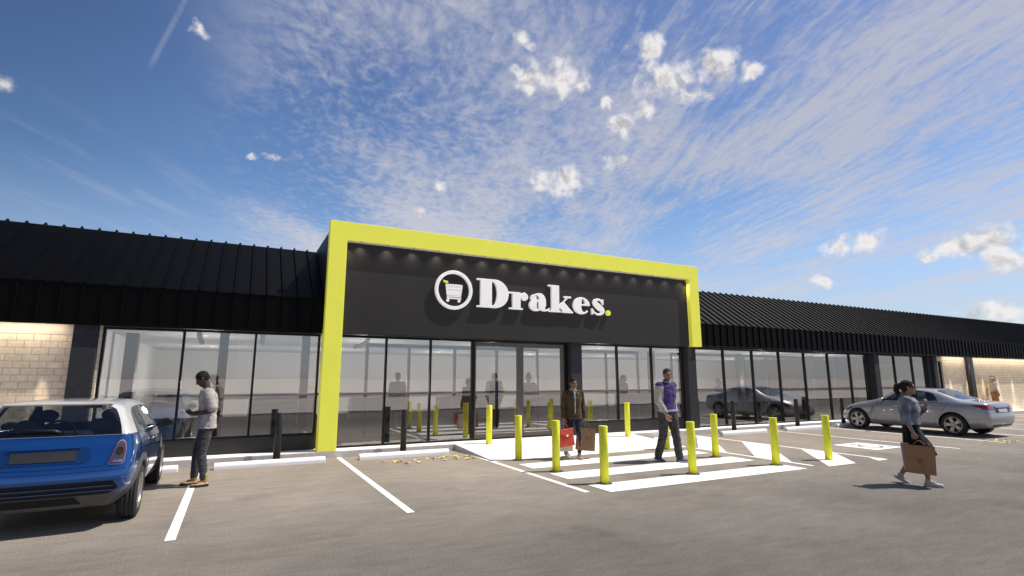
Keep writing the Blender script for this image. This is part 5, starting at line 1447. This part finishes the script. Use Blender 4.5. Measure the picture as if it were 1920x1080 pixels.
    # tail lamps: chrome rim, red surround, grey lens
    for sg in (-1, 1):
        o0 = [(.578,.625),(.700,.622),(.722,.65),(.726,.78),(.712,.855),(.685,.886),(.655,.880),(.630,.845),(.600,.73)]
        cen = (.662, .745)
        def sc_(k): return [(sg*(cen[0]+(a-cen[0])*k), zt(cen[1]+(b-cen[1])*k)) for a, b in o0]
        lamp = c.patch('tail_light', sc_(1.0), 'x', -.5, D, M['chrome'], .012, .03, cell=.02)
        c.patch('lens_surround', sc_(.92), 'x', -.5, D, M['red_lamp'], .018, .01, lamp, .02)
        c.patch('lens', sc_(.80), 'x', -.5, D, M['clear_lamp'], .024, .01, lamp, .02)
        c.patch('bulb', [(sg*.668+.036*math.cos(t), zt(.765)+.042*math.sin(t)) for t in [2*PI*i/18 for i in range(18)]], 'x', -.5, D, M['gap'], .027, .004, lamp, .02)
        c.patch('reverse_lens', [(sg*q, zt(z)) for q, z in ((.612,.648),(.705,.646),(.708,.676),(.620,.678))], 'x', -.5, D, M['chrome'], .027, .004, lamp, .02)
    # number plate in its recess, tailgate handle, wiper, bumper grille
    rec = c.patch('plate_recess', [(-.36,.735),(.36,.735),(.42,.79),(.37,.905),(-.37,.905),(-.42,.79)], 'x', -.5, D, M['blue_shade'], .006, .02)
    c.patch('number_plate', [(-.28,.765),(.28,.765),(.28,.872),(-.28,.872)], 'x', -.5, D, M['plate'], .014, .008)
    c.patch('boot_handle', [(-.31,.896),(.31,.896),(.29,.920),(-.29,.920)], 'x', -.5, D, M['blue_paint'], .028, .022)
    gr = c.patch('bumper_grille', [(-.60,.385),(.60,.385),(.69,.45),(.64,.535),(-.64,.535),(-.69,.45)], 'x', -.5, D, M['gap'], .004, .01)
    for z in (.430, .482): c.patch('grille_slat', [(-.65,z-.005),(.65,z-.005),(.65,z+.005),(-.65,z+.005)], 'x', -.5, D, M['blue_paint'], .016, .008, gr)
    c.patch('bumper_edge', [(-.735,.552),(.735,.552),(.75,.575),(-.75,.575)], 'x', -.5, D, M['blue_paint'], .016, .014)
    c.patch('lower_diffuser', [(-.36,.29),(.36,.29),(.30,.37),(-.30,.37)], 'x', -.5, D, M['gap'], .006, .01)
    # tailgate and door gaps
    bm = c.line([(0, -.545, .70), (0, -.60, .895), (0, -.655, 1.015)], D); link('panel_gap', bm, M['gap'], c.root)
    bm = c.line([(0, .545, .70), (0, .60, .895), (0, .655, 1.015)], D); link('panel_gap', bm, M['gap'], c.root)
    bm = c.line([(0, -.545, .70), (0, 0, .685), (0, .545, .70)], D, n=20); link('panel_gap', bm, M['gap'], c.root)
    bm = c.line([(0, -.73, 1.022), (0, 0, 1.022), (0, .73, 1.022)], D, .010, n=24, off=.004); link('chrome_strip', bm, M['chrome'], c.root)
    bm = c.line([(0, -.74, .655), (0, -.4, .645), (0, 0, .642), (0, .4, .645), (0, .74, .655)], D, .006, n=10); link('panel_gap', bm, M['gap'], c.root)
    for sg in (-1, 1):
        d = (0, -sg, 0)
        bm = c.line([(1.14, sg, 1.0), (1.13, sg, .62), (1.20, sg, .30), (2.42, sg, .30), (2.50, sg, .60), (2.44, sg, .92)], d); link('door_gap', bm, M['gap'], c.root)
        bm = c.line([(.30, sg, 1.025), (1.2, sg, 1.007), (2.0, sg, .978), (2.5, sg, .950)], d, .012, n=20, off=.004); link('waist_trim', bm, M['chrome'], c.root)
        h = c.project((1.30, sg, .87), d)[0]; bm = nb()
        tube(bm, [h+V(-.09, 0, 0), h+V(-.075, sg*.03, .004), h+V(.075, sg*.034, .008), h+V(.09, sg*.004, .008)], [.010, .013, .013, .010], 10); link('door_handle', bm, M['chrome'], c.root)
        mirror(c, 2.30, sg*.80, 1.0, M['black_plastic'], sg)
        bm = nb(); bmesh.ops.create_uvsphere(bm, u_segments=24, v_segments=16, radius=1, matrix=Matrix.Translation((3.46, sg*.56, .70)) @ Matrix.Rotation(R(-25), 4, 'Y') @ Matrix.Diagonal((.09, .125, .125, 1))); 
        o = link('headlight', bm, M['clear_lamp'], c.root, True)
    # rear wiper
    bm = nb(); h = c.project((0, -.10, 1.07), D)[0]
    tube(bm, [h+V(-.012, 0, -.01), h+V(-.024, .06, .015), h+V(-.022, .36, .03)], [.020, .014, .008], 8); tube(bm, [h+V(-.010, .02, .004), h+V(-.012, .46, .016)], .007, 6); link('rear_wiper', bm, M['black_plastic'], c.root)
    bm = nb(); box(bm, .35, .47, -.50, .50, 1.345, 1.375, .008); 
    link('roof_spoiler', bm, M['roof_white'], c.root)
    # cabin
    bm = nb(); box(bm, .5, 2.9, -.70, .70, .20, .45); box(bm, 2.25, 2.62, -.66, .66, .46, .90, .04); link('cabin_floor', bm, M['black_plastic'], c.root)
    for y in (-.34, .34): c.seat(1.72, y, .42); c.seat(.92, y, .46, .50, .50)
    bm = nb()
    for k in range(24):
        pass
    tube(bm, [(2.12+.06*math.sin(t)*.5, .34+.18*math.cos(t), .90+.17*math.sin(t)) for t in [2*PI*i/24 for i in range(25)]], .016, 8, cap=False); link('steering_wheel', bm, M['black_plastic'], c.root)
    bm = nb(); box(bm, 2.18, 2.20, -.11, .11, 1.235, 1.285, .008); link('rear_mirror', bm, M['black_plastic'], c.root)
    return c
hb = hatchback(); hb.root.location = (-1.765, 7.58, .002); hb.root.rotation_euler = (0, 0, PI/2+R(.7))

# ---- the silver saloon
def saloon():
    c = Car('saloon_car', 'silver grey four-door sedan parked nose-in on the right behind the woman with the carrier bag'); c.black_index = 4; c.hold_name = 'body'
    rr = [
        [(.22,0,.26),(.20,.60,.26),(.10,.74,.31),(.02,.80,.46),(.025,.81,.64),(.075,.79,.84),(.10,.755,.955),(.12,.68,.995),(.13,.60,1.01),(.10,.34,1.025),(.09,0,1.03)],
        [(.60,0,.20),(.60,.64,.20),(.60,.82,.25),(.58,.872,.45),(.58,.885,.64),(.58,.865,.84),(.60,.805,.985),(.58,.715,1.015),(.58,.62,1.030),(.56,.36,1.045),(.55,0,1.05)],
        [(1.02,0,.17),(1.02,.66,.17),(1.02,.84,.22),(1.02,.888,.44),(1.02,.898,.64),(1.02,.88,.84),(1.06,.822,.985),(.90,.730,1.055),(.84,.640,1.065),(.78,.37,1.080),(.75,0,1.088)],
        [(1.42,0,.17),(1.42,.66,.17),(1.42,.84,.22),(1.42,.890,.44),(1.42,.900,.64),(1.42,.882,.84),(1.36,.826,.975),(1.52,.625,1.315),(1.56,.560,1.362),(1.50,.34,1.388),(1.48,0,1.396)],
        [(1.95,0,.17),(1.95,.66,.17),(1.95,.84,.21),(1.95,.890,.44),(1.95,.900,.64),(1.95,.882,.84),(1.96,.828,.960),(2.00,.640,1.342),(2.02,.572,1.395),(2.0,.35,1.420),(2.0,0,1.428)],
        [(2.06,0,.17),(2.06,.66,.17),(2.06,.84,.21),(2.06,.890,.44),(2.06,.900,.64),(2.06,.882,.84),(2.07,.828,.958),(2.10,.640,1.343),(2.12,.572,1.396),(2.12,.35,1.421),(2.12,0,1.428)],
        [(2.90,0,.17),(2.90,.66,.17),(2.90,.84,.21),(2.90,.888,.44),(2.90,.898,.64),(2.90,.878,.82),(2.98,.818,.940),(2.62,.620,1.305),(2.58,.550,1.358),(2.54,.34,1.385),(2.52,0,1.392)],
        [(3.30,0,.17),(3.30,.64,.17),(3.30,.82,.22),(3.30,.882,.44),(3.30,.890,.63),(3.30,.865,.80),(3.30,.790,.915),(3.22,.715,.960),(3.24,.63,.985),(3.30,.36,1.005),(3.32,0,1.012)],
        [(3.95,0,.18),(3.95,.58,.18),(3.95,.76,.23),(3.95,.862,.42),(3.95,.870,.60),(3.95,.820,.75),(3.95,.735,.835),(3.95,.640,.875),(3.95,.54,.895),(3.95,.30,.915),(3.95,0,.92)],
        [(4.36,0,.19),(4.36,.54,.19),(4.36,.66,.24),(4.36,.765,.40),(4.34,.760,.56),(4.30,.700,.69),(4.28,.620,.745),(4.26,.530,.78),(4.26,.43,.795),(4.28,.25,.81),(4.28,0,.815)],
        [(4.50,0,.22),(4.50,.44,.22),(4.54,.54,.28),(4.57,.60,.40),(4.55,.58,.54),(4.50,.53,.63),(4.46,.47,.675),(4.43,.40,.70),(4.43,.32,.71),(4.45,.19,.72),(4.46,0,.725)]]
    def fit(p):
        x, y, z = p
        if x < 1.0: x = 1.02-(1.02-x)*.86
        if x > 3.75: x = 3.75+(x-3.75)*.84
        return (x, y, z if z < .3 else .3+(z-.3)*.955)
    rr = [[fit(p) for p in rg] for rg in rr]
    BODY, PADDING, GLS, PIL, BLK, CLD, RGL, WSC = range(8)
    def sm(i, j):
        if j <= 0: return BLK
        if j == 1: return BODY
        if j in (2, 3, 4, 5): return BODY
        if j == 6:
            if i in (3, 5): return GLS
            if i == 4: return PIL
            return BODY
        if j == 7: return BODY
        if i == 2: return RGL
        if i == 6: return WSC
        return BODY
    def rear(k, j, m_):
        if k == 'bulge': return -.06
        return BLK if j == 0 else BODY
    def frontc(k, j, m_):
        if k == 'bulge': return .05
        return BLK if j in (0, 1, 2) else BODY
    mats = [M['silver_paint'], M['silver_paint'], M['car_glass'], M['black_plastic'], M['black_plastic'], M['clad'], M['car_glass'], M['car_glass']]
    names = ['body', 'trim', 'side_window', 'window_pillar', 'underbody', 'cladding', 'rear_window', 'windscreen']
    WR, RX, FX = .322, 1.02, 3.75
    ar = [(x, WR, .372, sg*.62, sg*1.2) for x in (RX, FX) for sg in (-1, 1)]
    bm, me = c.shell(rr, (7, rear), (7, frontc), mats, sm, 2, ar, [(i, 6, .6) for i in range(2, 7)] + [(i, 5, .3) for i in range(0, 8)] + [(0, 7, .4)])
    c.split(bm, mats, names)
    for x in (RX, FX):
        for sg in (-1, 1): c.wheel(x, sg*.79, WR, .205, .225, (5, (-.16, .16), .060, .038), sg)
        for sg in (-1, 1):
            pts = [(x+.372*math.cos(t), WR+.372*math.sin(t)) for t in [R(-10+200*i/28) for i in range(29)]] + [(x+.400*math.cos(t), WR+.398*math.sin(t)) for t in [R(190-200*i/28) for i in range(29)]]
            c.patch('wheel_arch', pts, 'y', sg*1.5, (0, -sg, 0), M['silver_paint'], .008, .03)
    D = (1, 0, 0)
    for sg in (-1, 1):
        d = (0, -sg, 0)
        lamp = c.patch('tail_light', [(sg*.46,.765),(sg*.79,.785),(sg*.80,.865),(sg*.75,.915),(sg*.46,.895)], 'x', -.5, D, M['red_lamp'], .008, .02, cell=.025)
        c.patch('lens', [(sg*.50,.78),(sg*.66,.785),(sg*.66,.82),(sg*.50,.815)], 'x', -.5, D, M['clear_lamp'], .013, .008, lamp, .03)
        c.patch('tail_light', [(.20,.79),(.42,.85),(.56,.90),(.40,.915),(.20,.905)], 'y', sg*1.5, d, M['red_lamp'], .006, .02, cell=.025)
        for pts in ([(1.10, sg, .96), (1.30, sg, .62), (1.50, sg, .42), (1.52, sg, .28), (2.0, sg, .27), (2.03, sg, .60), (2.02, sg, .95)], [(2.02, sg, .27), (3.16, sg, .27), (3.20, sg, .60), (3.10, sg, .90)]):
            bm = c.line(pts, d); link('door_gap', bm, M['gap'], c.root)
        bm = c.line([(3.22, sg, .80), (3.30, sg, .62), (3.42, sg, .46), (3.36, sg, .42), (3.26, sg, .60), (3.22, sg, .80)], d, .012); link('wing_vent', bm, M['gap'], c.root)
        bm = c.line([(1.2, sg, .985), (1.8, sg, .97), (2.9, sg, .945)], d, .016, n=20, off=.004); link('waist_trim', bm, M['chrome'], c.root)
        for x in (1.62, 2.55):
            h = c.project((x, sg, .80), d)[0]; bm = nb()
            tube(bm, [h+V(-.10, 0, 0), h+V(-.085, sg*.03, .004), h+V(.085, sg*.034, .004), h+V(.10, sg*.004, .004)], [.010, .014, .014, .010], 10); link('door_handle', bm, M['silver_paint'], c.root)
        mirror(c, 2.86, sg*.86, .99, M['silver_paint'], sg)
        c.patch('headlight', [(3.95,.66),(4.22,.58),(4.28,.63),(4.16,.70),(3.98,.745)], 'y', sg*1.5, d, M['clear_lamp'], .006, .02)
        c.patch('sill_line', [(1.45,.235),(3.36,.235),(3.36,.262),(1.45,.262)], 'y', sg*1.5, d, M['silver_paint'], .012, .02)
    c.patch('plate_recess', [(-.42,.695),(.42,.695),(.44,.87),(-.44,.87)], 'x', -.5, D, M['black_plastic'], .004, .008)
    c.patch('number_plate', [(-.26,.71),(.26,.71),(.26,.80),(-.26,.80)], 'x', -.5, D, M['plate_pale'], .010, .008)
    c.patch('boot_trim', [(-.38,.845),(.38,.845),(.38,.862),(-.38,.862)], 'x', -.5, D, M['chrome'], .016, .012)
    c.patch('rear_valance', [(-.62,.30),(.62,.30),(.56,.365),(-.56,.365)], 'x', -.5, D, M['black_plastic'], .003, .006)
    bm = c.line([(0, -.80, .70), (0, -.4, .705), (0, 0, .705), (0, .4, .705), (0, .80, .70)], D, n=12); link('panel_gap', bm, M['gap'], c.root)
    bm = nb(); box(bm, .9, 3.4, -.74, .74, .19, .45); box(bm, 2.95, 3.25, -.70, .70, .46, .92, .04); box(bm, .8, 1.25, -.66, .66, .6, 1.03, .03); link('cabin_floor', bm, M['black_plastic'], c.root)
    for y in (-.38, .38): c.seat(2.42, y, .40); c.seat(1.60, y, .42, .56, .56)
    bm = nb(); tube(bm, [(2.78+.03*math.sin(t), .38+.185*math.cos(t), .88+.17*math.sin(t)) for t in [2*PI*i/24 for i in range(25)]], .016, 8, cap=False); link('steering_wheel', bm, M['black_plastic'], c.root)
    return c
sl = saloon(); sl.root.location = (19.80, 7.33, .002); sl.root.rotation_euler = (0, 0, PI/2)
